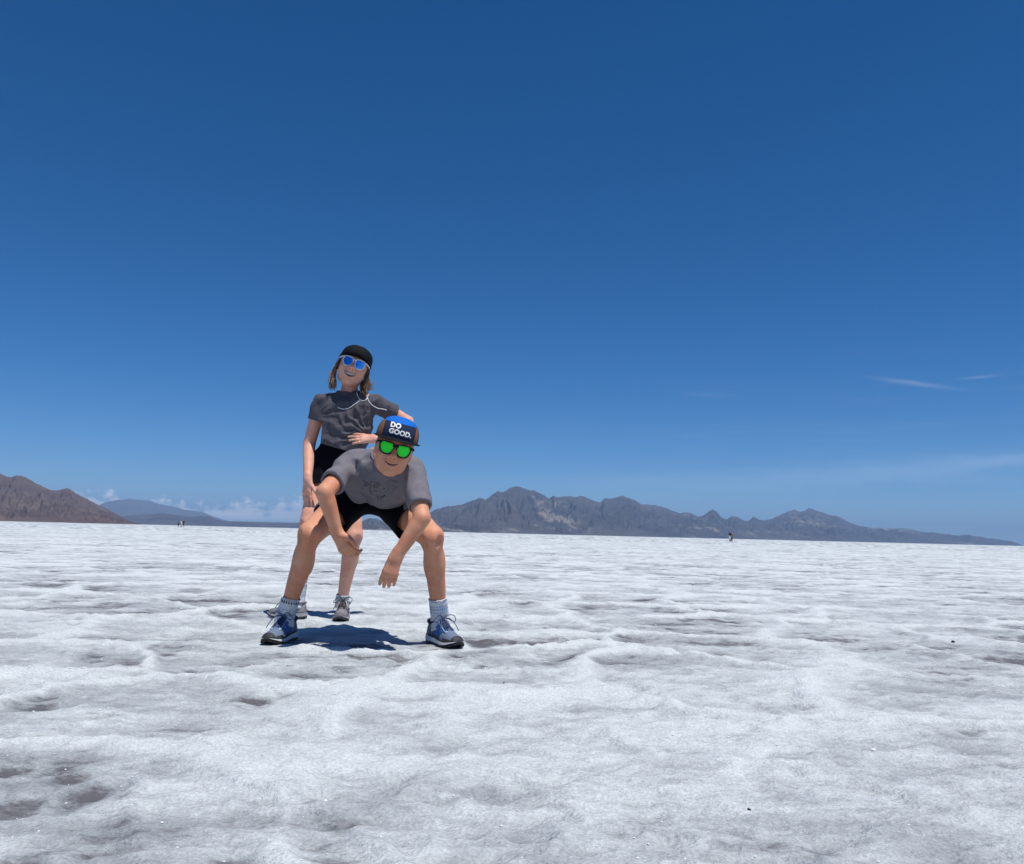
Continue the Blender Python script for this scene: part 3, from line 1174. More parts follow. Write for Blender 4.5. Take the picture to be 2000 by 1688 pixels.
def shoe(parent, heel, toe_dir, length, M, stripes, bow=1, z=0.0):
    s = ShoeForm(heel, toe_dir, length, z)
    N = 26
    # upper
    us = [0.002 + (0.996) * i / N for i in range(N + 1)]
    V, Fc = [], []
    K = 18
    for u in us:
        for j in range(K + 1):
            V.append(s.up(u, -1 + 2 * j / K))
    m = K + 1
    for i in range(N):
        for j in range(K):
            a = i * m + j
            Fc.append((a, a + m, a + m + 1, a + 1))
    Fc.append(tuple(range(m)))
    Fc.append(tuple(N * m + j for j in range(m))[::-1])
    root = mesh_obj("shoe", V, Fc, M['upper'], parent)

    def slab(name, ztop, zbot, grow, mm, u0=0.0, u1=1.0, lift=0.0):
        V, Fc = [], []
        n = 30
        ring_t, ring_b = [], []
        uu = [u0 + (u1 - u0) * (0.5 - 0.5 * math.cos(math.pi * i / n)) for i in range(n + 1)]
        pts = [(u, 1) for u in uu] + [(u, -1) for u in uu[::-1]]
        for u, sd in pts:
            w = interp(s.W, u) + grow
            fu = u + (grow / s.L) * (1 if u > 0.5 else -1) * (1 if abs(u - 0.5) > 0.44 else 0)
            ring_t.append(s.at(fu, sd * w * 0.97, ztop(u)))
            ring_b.append(s.at(fu, sd * w * 1.03, zbot(u)))
        k = len(pts)
        V = ring_t + ring_b
        for i in range(k):
            j = (i + 1) % k
            Fc.append((i, k + i, k + j, j))
        for i in range(n):
            Fc.append((i, i + 1, k - 2 - i, k - 1 - i))
            Fc.append((k + i, k + k - 1 - i, k + k - 2 - i, k + i + 1))
        return mesh_obj(name, V, Fc, mm, root, False)
    slab("midsole", lambda u: interp(s.MID, u), lambda u: interp(s.BOT, u) + 0.010, 0.0035, M['midsole'])
    slab("outsole", lambda u: interp(s.BOT, u) + 0.0098, lambda u: interp(s.BOT, u) + 0.003, 0.0025, M['dark'])
    # tread lugs
    V, Fc = [], []
    for i in range(15):
        u = 0.05 + 0.92 * i / 14
        for sd in (-1, 1):
            w = interp(s.W, u)
            c = s.at(u, sd * (w - 0.006), interp(s.BOT, u) + 0.004)
            hx, hy, hz = s.f * 0.0055, s.l * 0.008, Vector((0, 0, 0.0048))
            o = len(V)
            for a in (-1, 1):
                for b in (-1, 1):
                    for d in (-1, 1):
                        V.append(c + hx * a + hy * b + hz * d)
            Fc += [tuple(o + q for q in f) for f in ((0, 1, 3, 2), (4, 6, 7, 5), (0, 4, 5, 1), (2, 3, 7, 6), (0, 2, 6, 4), (1, 5, 7, 3))]
    mesh_obj("tread", V, Fc, M['dark'], root, False)
    mesh_obj("toe_cap", *s.patch(0.925, 0.997, -1, 1, 0.0022, 8, 14), M['toe'], root)
    for sd in (-1, 1):
        mesh_obj("toe_bumper", *s.patch(0.74, 0.94, sd * 0.74, sd * 1.0, 0.0018, 8, 5, 0.05), M['toe'], root)
    mesh_obj("heel_counter", *s.patch(0.003, 0.17, -1, 1, 0.0012, 6, 14), M['heel'], root)
    for sd in (-1, 1):
        mesh_obj("mudguard", *s.patch(0.14, 0.88, sd * 0.90, sd * 1.0, 0.0015, 16, 2), M['dark'], root)
        mesh_obj("eyestay", *s.patch(0.42, 0.72, sd * 0.20, sd * 0.40, 0.0018, 8, 4, 0.03 * sd), M['stay'], root)
        if stripes:
            for k in range(3):
                u = 0.36 + 0.085 * k
                mesh_obj("side_stripe", *s.patch(u, u + 0.052, sd * 0.46, sd * 0.88, 0.0016, 2, 6, -0.10), M['stripe'], root)
        else:
            mesh_obj("side_panel", *s.patch(0.20, 0.55, sd * 0.52, sd * 0.88, 0.0012, 6, 5, -0.10), M['stripe'], root)
    mesh_obj("tongue", *s.patch(0.37, 0.60, -0.22, 0.22, 0.004, 6, 6), M['tongue'], root)
    # padded collar round the ankle
    pts = []
    for i in range(25):
        a = 2 * math.pi * i / 24
        u = 0.215 + 0.185 * math.cos(a)
        lat = 0.029 * math.sin(a)
        zc = 0.077 + 0.012 * math.cos(a) * (1 if math.cos(a) > 0 else -0.9)
        pts.append(s.at(u, lat, zc))
    tube_obj("collar", [(pts, 0.0065)], M['tongue'], root, 8)
    # laces
    paths = []
    for k in range(5):
        u = 0.455 + 0.05 * k
        a, b = s.up(u, -0.30, 0.004), s.up(u + 0.028, 0.30, 0.004)
        a2, b2 = s.up(u, 0.30, 0.004), s.up(u + 0.028, -0.30, 0.004)
        c = s.up(u + 0.014, 0.0, 0.010)
        paths += [([a, c, b], 0.0021), ([a2, c + Vector((0, 0, 0.001)), b2], 0.0021)]
    kn = s.up(0.445, 0, 0.008)
    for sd in (-1, 1):
        l1 = [kn, kn + s.l * 0.020 * sd + s.f * 0.004 + Vector((0, 0, 0.016)), kn + s.l * 0.046 * sd + s.f * 0.010 + Vector((0, 0, 0.012 if sd == bow else -0.004)),
              kn + s.l * 0.040 * sd + s.f * 0.026 + Vector((0, 0, -0.010)), kn + s.l * 0.016 * sd + s.f * 0.010 + Vector((0, 0, 0.002)), kn]
        paths.append((spline(l1, 20), 0.0018))
        l2 = [kn, kn + s.l * 0.018 * sd + s.f * 0.02 + Vector((0, 0, 0.004)), kn + s.l * 0.032 * sd + s.f * 0.045 + Vector((0, 0, -0.018)), kn + s.l * 0.041 * sd + s.f * 0.060 + Vector((0, 0, -0.042))]
        paths.append((spline(l2, 16), 0.0018))
    tube_obj("laces", paths, M['lace'], root, 5)
    return s


def sock(parent, pts, rs, m, bands):
    """knitted sock round the ankle; bands = [(t0, t1, material, dashes)] along its length"""
    P = spline(pts, 24)
    n = len(P)
    R = [float(np.interp(i / (n - 1), np.linspace(0, 1, len(rs)), rs)) for i in range(n)]
    # a little bunching
    R = [r * (1 + 0.018 * math.sin(i * 1.9)) for i, r in enumerate(R)]
    o = tube_obj("sock", [(P, R)], m, parent, 24)
    ax = (P[-1] - P[0]).normalized()
    u = ax.orthogonal().normalized()
    v = ax.cross(u)
    tube_obj("cuff", [([P[-1] + (u * math.cos(a) + v * math.sin(a)) * (R[-1] - 0.0005) for a in [2 * math.pi * i / 24 for i in range(25)]], 0.0024)], m, o, 6)
    for t0, t1, mm, nd in bands:
        V, Fc = [], []
        c0, c1 = P[int(t0 * (n - 1))], P[int(t1 * (n - 1))]
        r0 = R[int(t0 * (n - 1))] + 0.0014
        r1 = R[int(t1 * (n - 1))] + 0.0014
        for k in range(nd):
            for a0, a1 in ((k / nd, (k + 0.55) / nd),) if nd > 1 else [(q / 24, (q + 1) / 24) for q in range(24)]:
                o_ = len(V)
                for a in (a0, a1):
                    d = u * math.cos(a * 2 * math.pi) + v * math.sin(a * 2 * math.pi)
                    V += [c0 + d * r0, c1 + d * r1]
                Fc.append((o_, o_ + 2, o_ + 3, o_ + 1))
        mesh_obj("knit_band", V, Fc, mm, o, True)
    return o


class Cap:
    def __init__(self, h, cz=0.045, a=0.086, b=0.104, c=0.092, p=2.4, cy=0.012):
        self.h, self.cz, self.a, self.b, self.c, self.p, self.cy = h, cz, a, b, c, p, cy

    def sph(self, th, ph, off=0.0):
        """th = angle round the head from the front, ph = height angle"""
        x, y, z = math.sin(th) * math.cos(ph), -math.cos(th) * math.cos(ph), math.sin(ph)
        r = (abs(x / self.a) ** self.p + abs(y / self.b) ** self.p + abs(z / self.c) ** self.p) ** (-1 / self.p)
        r += off
        return self.h.p(x * r, self.cy + y * r, self.cz + z * r)

    def front(self, x, z, off=0.0):
        """point on the front at sideways x and height z (head units)"""
        q = 1 - abs(x / self.a) ** self.p - abs((z - self.cz) / self.c) ** self.p
        y = -self.b * max(q, 0.0) ** (1 / self.p)
        return self.h.p(x, self.cy + y - off, z + off * 0.35)

    def dome(self, name, m, parent, off=0.0, ph0=-0.12):
        V, Fc = [], []
        nt, np_ = 48, 16
        for i in range(np_ + 1):
            ph = ph0 + (math.pi / 2 - 0.001 - ph0) * i / np_
            for j in range(nt):
                V.append(self.sph(2 * math.pi * j / nt, ph, off))
        n = len(V)
        for i in range(np_):
            for j in range(nt):
                a, b = i * nt + j, i * nt + (j + 1) % nt
                Fc.append((a, b, b + nt, a + nt))
        return mesh_obj(name, V, Fc, m, parent)

    def front_grid(self, name, x0, x1, zf, m, parent, off, nx=14, nz=8):
        V, Fc = [], []
        for i in range(nz + 1):
            for j in range(nx + 1):
                x = x0 + (x1 - x0) * j / nx
                za, zb = zf(x)
                V.append(self.front(x, za + (zb - za) * i / nz, off))
        k = nx + 1
        for i in range(nz):
            for j in range(nx):
                a = i * k + j
                Fc.append((a, a + 1, a + k + 1, a + k))
        return mesh_obj(name, V, Fc, m, parent)

    def brim(self, m_top, m_under, parent, length=0.055, half=0.080, z0=0.046, droop=0.014, pitch=0.1, dz=0.0, flare=1.0):
        V, Fc = [], []
        nu, nv = 20, 6
        T = 0.0016
        for lay in (T, -T):
            for i in range(nu + 1):
                u = -1 + 2 * i / nu
                for j in range(nv + 1):
                    v = j / nv
                    x = half * u
                    q = 1 - abs(x / self.a) ** self.p
                    yb = self.cy - self.b * max(q, 0.0) ** (1 / self.p)
                    y = yb + 0.004 - v * length * (1 - abs(u) ** 2.6) ** 0.6
                    z = z0 - droop * u * u - pitch * v * length * (1 - abs(u) ** 2.6) ** 0.6 + dz
                    V.append(self.h.p(x * (1 + (flare - 1) * v), y - (flare - 1) * 0.12 * v, z + lay))
        k = nv + 1
        n = (nu + 1) * k
        top, und = [], []
        for i in range(nu):
            for j in range(nv):
                a = i * k + j
                top.append((a, a + k, a + k + 1, a + 1))
                und.append((n + a, n + a + 1, n + a + k + 1, n + a + k))
            top.append((i * k + nv, (i + 1) * k + nv, n + (i + 1) * k + nv, n + i * k + nv))
        b = mesh_obj("brim", V, top, m_top, parent)
        mesh_obj("brim_underside", V, und, m_under, parent)
        return b


def text_verts(body, size, spacing=1.0, bold=0.02):
    cu = bpy.data.curves.new("lettering", 'FONT')
    cu.body = body
    cu.size = size
    cu.offset = bold * size
    cu.space_line = 0.92 * spacing
    cu.space_character = 1.02
    cu.resolution_u = 4
    ob = bpy.data.objects.new("lettering", cu)
    COL.objects.link(ob)
    dg = bpy.context.evaluated_depsgraph_get()
    dg.update()
    me = bpy.data.meshes.new_from_object(ob.evaluated_get(dg))
    bm = bmesh.new()
    bm.from_mesh(me)
    bmesh.ops.subdivide_edges(bm, edges=[e for e in bm.edges if e.calc_length() > size * 0.25], cuts=2)
    V = [tuple(v.co) for v in bm.verts]
    Fc = [tuple(v.index for v in f.verts) for f in bm.faces]
    bm.free()
    bpy.data.objects.remove(ob, do_unlink=True)
    bpy.data.curves.remove(cu)
    bpy.data.meshes.remove(me)
    return V, Fc


def bvh_of(*objs):
    V, Fc = [], []
    for o in objs:
        n = len(V)
        V += [v.co.copy() for v in o.data.vertices]
        Fc += [tuple(n + i for i in p.vertices) for p in o.data.polygons]
    return BVHTree.FromPolygons(V, Fc)


def on_surface(bvh, pts, off):
    """photo positions laid on the surface they fall on"""
    out = []
    for px, py in pts:
        d = ray(px, py).normalized()
        hit, nrm, _, _ = bvh.ray_cast(CAM, d)
        if hit is not None:
            if nrm.dot(d) > 0:
                nrm = -nrm
            out.append(hit + nrm * off)
    return out


def face_point(bvh, h, x, z, off=0.0):
    hit, nrm, _, _ = bvh.ray_cast(h.p(x, -0.25, z), h.y)
    if hit is None:
        return h.p(x, -0.09, z)
    return hit - h.y * off


def face_patch(name, bvh, h, outline, m, parent, off):
    """flat-coloured patch following the skin"""
    n = len(outline)
    cx = sum(p[0] for p in outline) / n
    cz = sum(p[1] for p in outline) / n
    V = [face_point(bvh, h, cx, cz, off)]
    for f in (0.5, 1.0):
        V += [face_point(bvh, h, cx + (x - cx) * f, cz + (z - cz) * f, off) for x, z in outline]
    Fc = [(0, 1 + i, 1 + (i + 1) % n) for i in range(n)] + [(1 + i, 1 + n + i, 1 + n + (i + 1) % n, 1 + (i + 1) % n) for i in range(n)]
    return mesh_obj(name, V, Fc, m, parent)


def neck_rim(D0, T, c, r, n=40):
    """where the neck opening (an ellipsoid) meets the outer face of a garment; D0 = its field before hollowing"""
    out = []
    for i in range(n + 1):
        a = 2 * math.pi * i / n
        best = None
        for el in np.linspace(-1.4, 1.3, 80):
            p = Vector((c.x + r[0] * math.cos(a) * math.cos(el), c.y + r[1] * math.sin(a) * math.cos(el), c.z + r[2] * math.sin(el)))
            ix = np.round((npv(p) - T.lo) / T.vox).astype(int)
            if np.any(ix < 0) or np.any(ix >= T.n):
                continue
            if D0[tuple(ix)] < 0:
                best = p
        if best is not None:
            out.append(best)
    sm = []
    m = len(out)
    for i in range(m):
        sm.append((out[i - 1 if i else m - 2] + out[i] * 2 + out[(i + 1) % m if i < m - 1 else 1]) / 4)
    return sm


def top_patch(C, x0, x1, zlow, m, parent, grow=1.02):
    """panel running over the crown of a cap from front to back"""
    V, Fc = [], []
    nx, nf = 14, 26
    for j in range(nx + 1):
        x = x0 + (x1 - x0) * j / nx
        A = max(1 - abs(x / C.a) ** C.p, 0) ** (1 / C.p)
        f0 = math.asin(min(1, ((zlow - C.cz) / (C.c * A)) ** (C.p / 2)))
        for i in range(nf + 1):
            f = f0 + (2.9 - f0) * i / nf
            cy, cz = math.cos(f), math.sin(f)
            y = -math.copysign(abs(cy) ** (2 / C.p), cy) * C.b * A
            z = abs(cz) ** (2 / C.p) * C.c * A
            V.append(C.h.p(x * grow, C.cy + y * grow, C.cz + z * grow))
    k = nf + 1
    for j in range(nx):
        for i in range(nf):
            a = j * k + i
            Fc.append((a, a + k, a + k + 1, a + 1))
    return mesh_obj("top_panel", V, Fc, m, parent)

# ================================================================ THE TWO CHILDREN
def skin_mat(name, base, red, pale):
    """skin with blotchy redness, freckle-fine mottling and soft pores"""
    m = mat(name, base, 0.55, bump=0.0006, bscale=300, sss=0.12, spec=0.28)
    nt = m.node_tree
    N, L = nt.nodes, nt.links
    tc = next(n for n in N if n.type == 'TEX_COORD')

    def noise(sc, det):
        n = N.new('ShaderNodeTexNoise')
        n.inputs['Scale'].default_value = sc
        n.inputs['Detail'].default_value = det
        L.new(tc.outputs['Object'], n.inputs['Vector'])
        return n.outputs[0]

    def mixc(f, lo, hi, amt, a, b):
        r = N.new('ShaderNodeMapRange')
        for k, q in enumerate((lo, hi, 0.0, amt)):
            r.inputs[1 + k].default_value = q
        L.new(f, r.inputs[0])
        x = N.new('ShaderNodeMix')
        x.data_type = 'RGBA'
        L.new(r.outputs[0], x.inputs[0])
        for k, c in ((6, a), (7, b)):
            if isinstance(c, tuple):
                x.inputs[k].default_value = (*c, 1)
            else:
                L.new(c, x.inputs[k])
        return x.outputs[2]
    c = mixc(noise(11, 4), 0.42, 0.68, 0.75, base, red)
    c = mixc(noise(23, 5), 0.52, 0.72, 0.5, c, pale)
    c = mixc(noise(210, 3), 0.55, 0.72, 0.35, c, tuple(q * 0.55 for q in red))
    L.new(c, N['Principled BSDF'].inputs['Base Color'])
    return m


SKIN_B = skin_mat("tanned_skin", (0.60, 0.285, 0.170), (0.56, 0.21, 0.118), (0.70, 0.38, 0.25))
SKIN_G = skin_mat("fair_skin", (0.70, 0.37, 0.265), (0.66, 0.29, 0.20), (0.76, 0.46, 0.35))
TEE_B = mat("grey_jersey", (0.168, 0.160, 0.182), 0.9, var=0.10, vscale=60, bump=0.0006, bscale=700, spec=0.1)
TEE_G = mat("charcoal_jersey", (0.088, 0.083, 0.096), 0.9, var=0.16, vscale=70, bump=0.0008, bscale=600, spec=0.1)
BLACK = mat("black_cloth", (0.0045, 0.0052, 0.009), 0.9, var=0.15, vscale=50, bump=0.0005, bscale=600, spec=0.06)
SIDE_GREY = mat("grey_mesh_cloth", (0.17, 0.175, 0.19), 0.85, var=0.1, vscale=90, bump=0.0006, bscale=500, spec=0.15)
WHITE_KNIT = mat("white_knit", (0.62, 0.64, 0.66), 0.9, var=0.08, vscale=120, bump=0.0012, bscale=350, spec=0.1, aniso=(1, 1, 0.3))
BLUE_KNIT = mat("blue_knit", (0.22, 0.36, 0.58), 0.9, spec=0.1)
DARK_KNIT = mat("dark_knit", (0.015, 0.016, 0.02), 0.9, spec=0.1)
RUBBER = mat("black_rubber", (0.012, 0.012, 0.014), 0.6, var=0.2, vscale=150)
CAP_BLACK = mat("cap_black", (0.006, 0.0065, 0.009), 0.85, var=0.15, vscale=80, bump=0.0006, bscale=500, spec=0.15)
CAP_BROWN = mat("cap_brown", (0.215, 0.095, 0.050), 0.85, var=0.1, vscale=80, bump=0.0005, bscale=600, spec=0.15)
CAP_NAVY = mat("cap_navy", (0.018, 0.030, 0.068), 0.85, var=0.1, vscale=80, bump=0.0005, bscale=600, spec=0.15)
CAP_BLUE = mat("cap_blue", (0.005, 0.125, 0.50), 0.8, var=0.05, vscale=80, bump=0.0004, bscale=600, spec=0.15)
LETTER = mat("white_lettering", (0.80, 0.80, 0.80), 0.6)
FRAME_BLACK = mat("black_plastic", (0.005, 0.005, 0.011), 0.45, spec=0.2)
FRAME_WHITE = mat("white_plastic", (0.62, 0.64, 0.66), 0.35)
LENS_GREEN = mat("green_mirror", (0.022, 0.88, 0.035), 0.4, metal=0.0, spec=0.3)
LENS_BLUE = mat("blue_mirror", (0.02, 0.26, 0.86), 0.10, metal=0.7, spec=0.5)
HAIR_BROWN = mat("brown_hair", (0.068, 0.040, 0.027), 0.45, var=0.5, vscale=160, spec=0.4)
HAIR_TIPS = mat("light_brown_hair", (0.38, 0.225, 0.135), 0.45, var=0.35, vscale=160, spec=0.4)  # lighter brown for part of the strands
HAIR_FAIR = mat("fair_hair", (0.30, 0.17, 0.10), 0.5, var=0.35, vscale=200, spec=0.35)
LIP = mat("lips", (0.40, 0.16, 0.12), 0.4)
MOUTH = mat("mouth_dark", (0.035, 0.012, 0.012), 0.6)
TEETH = mat("teeth", (0.50, 0.46, 0.42), 0.3)
CORD = mat("white_cord", (0.78, 0.78, 0.78), 0.4)
PRINT = mat("dark_print", (0.014, 0.014, 0.022), 0.85)
SHOE_B = dict(upper=mat("grey_mesh_upper", (0.125, 0.165, 0.245), 0.8, var=0.12, vscale=120, bump=0.001, bscale=400), midsole=mat("white_foam", (0.55, 0.56, 0.57), 0.6, var=0.08, vscale=60),
              dark=RUBBER, toe=mat("charcoal_toe", (0.022, 0.023, 0.03), 0.7, var=0.15, vscale=90), heel=mat("grey_heel", (0.20, 0.20, 0.22), 0.7),
              stay=mat("pale_blue_stay", (0.26, 0.38, 0.55), 0.7), stripe=mat("blue_stripe", (0.015, 0.10, 0.36), 0.6), tongue=mat("navy_tongue", (0.018, 0.022, 0.045), 0.8),
              lace=mat("navy_lace", (0.030, 0.060, 0.16), 0.8))
_gu = mat("grey_upper", (0.185, 0.182, 0.195), 0.85, var=0.15, vscale=120, bump=0.001, bscale=400)
SHOE_G = dict(upper=_gu, midsole=mat("grey_foam", (0.33, 0.33, 0.345), 0.7, var=0.12, vscale=60), dark=mat("dark_grey_rubber", (0.045, 0.043, 0.05), 0.7, var=0.2, vscale=150),
              toe=mat("grey_toe", (0.12, 0.115, 0.125), 0.8, var=0.12, vscale=90), heel=mat("grey_heel_light", (0.23, 0.225, 0.24), 0.8),
              stay=mat("grey_stay", (0.15, 0.145, 0.158), 0.8), stripe=mat("grey_panel", (0.145, 0.14, 0.152), 0.8), tongue=mat("grey_tongue", (0.16, 0.155, 0.17), 0.85),
              lace=mat("charcoal_lace", (0.035, 0.034, 0.042), 0.85))


def lerp(a, b, t):
    return Vector(a) * (1 - t) + Vector(b) * t


def leg(S, hip, knee, ankle, k=1.0, back=Vector((0, 1, 0)), foot_dir=None):
    """thigh, knee, calf and ankle as one tapering limb"""
    sh = (ankle - knee).normalized()
    bk = (back - sh * back.dot(sh)).normalized()
    th = (knee - hip).normalized()
    S.chain([hip, lerp(hip, knee, 0.45), lerp(hip, knee, 0.82), knee], [0.072 * k, 0.067 * k, 0.056 * k, 0.049 * k], 0.03)
    fr = -bk
    sdv = sh.cross(bk).normalized()
    S.ell(knee + fr * 0.021 * k, (0.028 * k, 0.026 * k, 0.032 * k), None, 0.016)                 # knee cap
    S.ell(lerp(knee, hip, 0.16) + fr * 0.022 * k + sdv * 0.016, (0.024 * k, 0.022 * k, 0.034 * k), None, 0.02)      # muscle above the knee
    S.ell(lerp(knee, hip, 0.16) + fr * 0.022 * k - sdv * 0.016, (0.024 * k, 0.022 * k, 0.034 * k), None, 0.02)
    S.chain([knee, lerp(knee, ankle, 0.18) + bk * 0.004, lerp(knee, ankle, 0.36) + bk * 0.010 * k, lerp(knee, ankle, 0.62) + bk * 0.005, lerp(knee, ankle, 0.86), ankle - sh * -0.02],
            [0.045 * k, 0.0405 * k, 0.0420 * k, 0.0370 * k, 0.0300 * k, 0.027 * k], 0.02)
    S.cone(lerp(knee, ankle, 0.12) + fr * 0.016 * k, lerp(knee, ankle, 0.30) + fr * 0.010 * k, 0.022 * k, 0.022 * k, 0.02)   # shin below the knee
    for q in (-1, 1):                      # hollows beside the knee cap, calf muscle to both sides
        S.ell(knee + fr * 0.036 * k + sdv * 0.034 * q * k + sh * 0.012, (0.012, 0.012, 0.022), None, 0.02, 'sub')
        S.ell(lerp(knee, ankle, 0.30) + bk * 0.018 * k + sdv * 0.017 * q * k, (0.025 * k, 0.026 * k, 0.065 * k), None, 0.02)
    if foot_dir is not None:
        f = Vector(foot_dir).normalized()
        S.chain([ankle, ankle + f * 0.05 + Vector((0, 0, -0.050)), ankle + f * 0.11 + Vector((0, 0, -0.066))], [0.024 * k, 0.016, 0.010], 0.006)


def arm(S, sh, el, wr, k=1.0):
    S.chain([sh, lerp(sh, el, 0.35), lerp(sh, el, 0.8), el], [0.038 * k, 0.0375 * k, 0.0345 * k, 0.0325 * k], 0.02)
    S.chain([el, lerp(el, wr, 0.25), lerp(el, wr, 0.7), wr], [0.0325 * k, 0.0330 * k, 0.0265 * k, 0.0215 * k], 0.010)


# ---------------------------------------------------------------- boy in front, crouching
def build_boy():
    root = thing("person", "child in grey t-shirt, blue and brown cap and green-lens sunglasses crouching forward in front", "person", (-0.62, 3.50, 0))
    ankR, ankL = Vector((-0.918, 3.500, 0.095)), Vector((-0.280, 3.515, 0.095))
    kneR, kneL = at(606, 1043, 3.37), at(843, 1049, 3.37)
    hipR, hipL = Vector((-0.700, 3.70, 0.605)), Vector((-0.535, 3.70, 0.600))
    shR, shL = at(684, 906, 3.37), at(806, 917, 3.31)
    elR, elL = at(634, 962, 3.17), at(824, 1012, 3.18)
    wrR, wrL = at(659, 1042, 3.21), at(774, 1088, 3.17)
    neck = at(752, 898, 3.31)
    waist = Vector((-0.615, 3.64, 0.665))
    chest = at(741, 915, 3.42)
    h = Head(at(770, 876, 3.15), (0.13, -1, -0.34), (0.235, -0.10, 0.97), 0.93)
    dR, dL = Vector((-0.17, -1, 0)).normalized(), Vector((0.62, -1, 0)).normalized()

    S = Solid((-1.06, 3.02, 0.0), (-0.14, 3.86, 0.96), 0.0037)
    leg(S, hipR, kneR, ankR, 0.97, foot_dir=dR)
    leg(S, hipL, kneL, ankL, 0.97, foot_dir=dL)
    # trunk (under the clothes)
    S.cone(hipR, hipL, 0.060, 0.060, 0.03)
    S.cone((hipR + hipL) / 2 + Vector((0, 0, 0.03)), waist + Vector((0, 0.03, 0.02)), 0.080, 0.070, 0.03)
    S.cone(waist + Vector((0, 0.03, 0.02)), chest + Vector((0, 0.02, 0.01)), 0.070, 0.080, 0.03)
    S.cone(lerp(shR, shL, 0.2) + Vector((0, 0.03, -0.02)), lerp(shR, shL, 0.8) + Vector((0, 0.03, -0.02)), 0.06, 0.06, 0.03)
    S.cone(chest, neck, 0.085, 0.05, 0.03)
    S.cone(neck + Vector((0, 0.03, -0.02)), h.p(0, 0.022, -0.050), 0.046, 0.046, 0.02)
    arm(S, shR, elR, wrR, 0.98)
    arm(S, shL, elL, wrL, 0.98)
    add_hand(S, wrR, (0.48, 0.02, -0.88), (-0.40, -0.88, -0.22), -1, (0.62, 0.66, 0.70, 0.70), 1.0, 0.05, (0.80, 0.55, -0.05))
    add_hand(S, wrL, (-0.30, -0.05, -0.95), (0.10, -1, 0.15), 1, (0.36, 0.42, 0.42, 0.36), 0.98, 0.03, (0.35, 0.30, 0.65))
    h.sculpt(S)
    body = S.obj("body", SKIN_B, root, 1)
    fb = bvh_of(body)
    # mouth: closed, one-sided smile
    for sx in (-1, 1):
        face_patch("nostril", fb, h, [(sx * 0.0075 + 0.0032 * math.cos(q), -0.0372 + 0.0022 * math.sin(q)) for q in np.linspace(0, 5.5, 8)], MOUTH, body, 0.0006)
    ml = [(-0.026, -0.0545), (-0.0205, -0.0578), (-0.012, -0.0610), (0.0, -0.0628), (0.012, -0.0612), (0.0205, -0.0582), (0.026, -0.0550)]
    tube_obj("mouth", [([face_point(fb, h, x, z, 0.0002) for x, z in ml], [0.0012, 0.0017, 0.0021, 0.0023, 0.0021, 0.0017, 0.0012])], MOUTH, body, 6)
    face_patch("lower_lip", fb, h, [(-0.018, -0.0625), (0, -0.065), (0.018, -0.0625), (0.011, -0.0695), (0, -0.0715), (-0.011, -0.0695)], LIP, body, 0.0008)

    # t-shirt
    T = Solid((-0.99, 3.12, 0.42), (-0.22, 3.90, 0.92), 0.0043)
    T.cone(shR + Vector((0.03, 0.01, 0)), shL + Vector((-0.03, 0.01, 0)), 0.056, 0.056, 0.03)
    T.cone(lerp(shR, shL, 0.22) + Vector((0, 0.05, -0.015)), waist + Vector((-0.05, 0.06, 0.02)), 0.078, 0.092, 0.04)
    T.cone(lerp(shR, shL, 0.78) + Vector((0, 0.05, -0.015)), waist + Vector((0.05, 0.06, 0.02)), 0.078, 0.092, 0.04)
    T.cone(at(712, 930, 3.36), at(705, 952, 3.50), 0.055, 0.066, 0.05)
    T.cone(at(775, 935, 3.36), at(772, 962, 3.50), 0.055, 0.066, 0.05)
    T.cone(at(742, 930, 3.35), at(742, 962, 3.47), 0.060, 0.062, 0.05)
    T.cone(neck + Vector((0, 0.02, -0.01)), chest, 0.060, 0.07, 0.04)
    # sleeves
    sR, sL = lerp(shR, elR, 0.72), lerp(shL, elL, 0.78)
    T.chain([shR, lerp(shR, elR, 0.4), lerp(shR, elR, 1.0)], [0.050, 0.049, 0.053], 0.03)
    T.chain([shL, lerp(shL, elL, 0.4), lerp(shL, elL, 1.0)], [0.050, 0.050, 0.053], 0.03)
    # hanging folds from the shoulders down the chest
    for a, b, r in (((700, 898, 3.29), (716, 945, 3.33), 0.010), ((800, 915, 3.25), (762, 972, 3.40), 0.013), ((812, 925, 3.26), (778, 975, 3.43), 0.011),
                    ((680, 905, 3.31), (684, 932, 3.33), 0.010), ((676, 955, 3.43), (735, 978, 3.42), 0.012), ((735, 978, 3.42), (780, 970, 3.43), 0.011)):
        T.cone(at(*a) + Vector((0, 0.006, 0)), at(*b) + Vector((0, 0.004, 0)), r * 0.6, r * 0.9, 0.032)
    T.ripple(0.0032, [((1, 0.3, 0.7), 0.075, 0.3, 1.0), ((0.6, -0.4, -1), 0.11, 1.7, 1.0), ((-0.2, 1, 0.4), 0.05, 2.4, 0.45)])
    T.drag(at(800, 948, 3.30), 7, 0.009, 0.04, 0.19, 0.4, -1)
    T.drag(at(690, 938, 3.34), 7, 0.009, 0.03, 0.17, 1.9, 1)
    T.drag(at(742, 1010, 3.45), 8, 0.006, 0.05, 0.16, 0.7)
    D0 = T.D.copy()
    T.shell(0.014)
    # hem, sleeve ends, neck opening
    hp = at(740, 986, 3.50)
    T.cut(hp, (0.02, 0.57, -0.82))
    uR, uL = (elR - shR).normalized(), (elL - shL).normalized()
    T.cut(sR, uR + Vector((-0.05, 0, 0.1)), sR - Vector((0.09, 0.16, 0.20)), sR + Vector((0.075, 0.08, 0.12)))
    T.cut(sL, uL, sL - Vector((0.075, 0.12, 0.20)), sL + Vector((0.12, 0.12, 0.12)))
    nc, nr = neck + Vector((0.01, -0.02, 0.045)), (0.070, 0.073, 0.073)
    T.ell(nc, nr, None, 0.004, 'sub')
    rim = neck_rim(D0, T, nc, nr)
    shirt = T.obj("t_shirt", TEE_B, root, 2)
    sb = bvh_of(shirt)
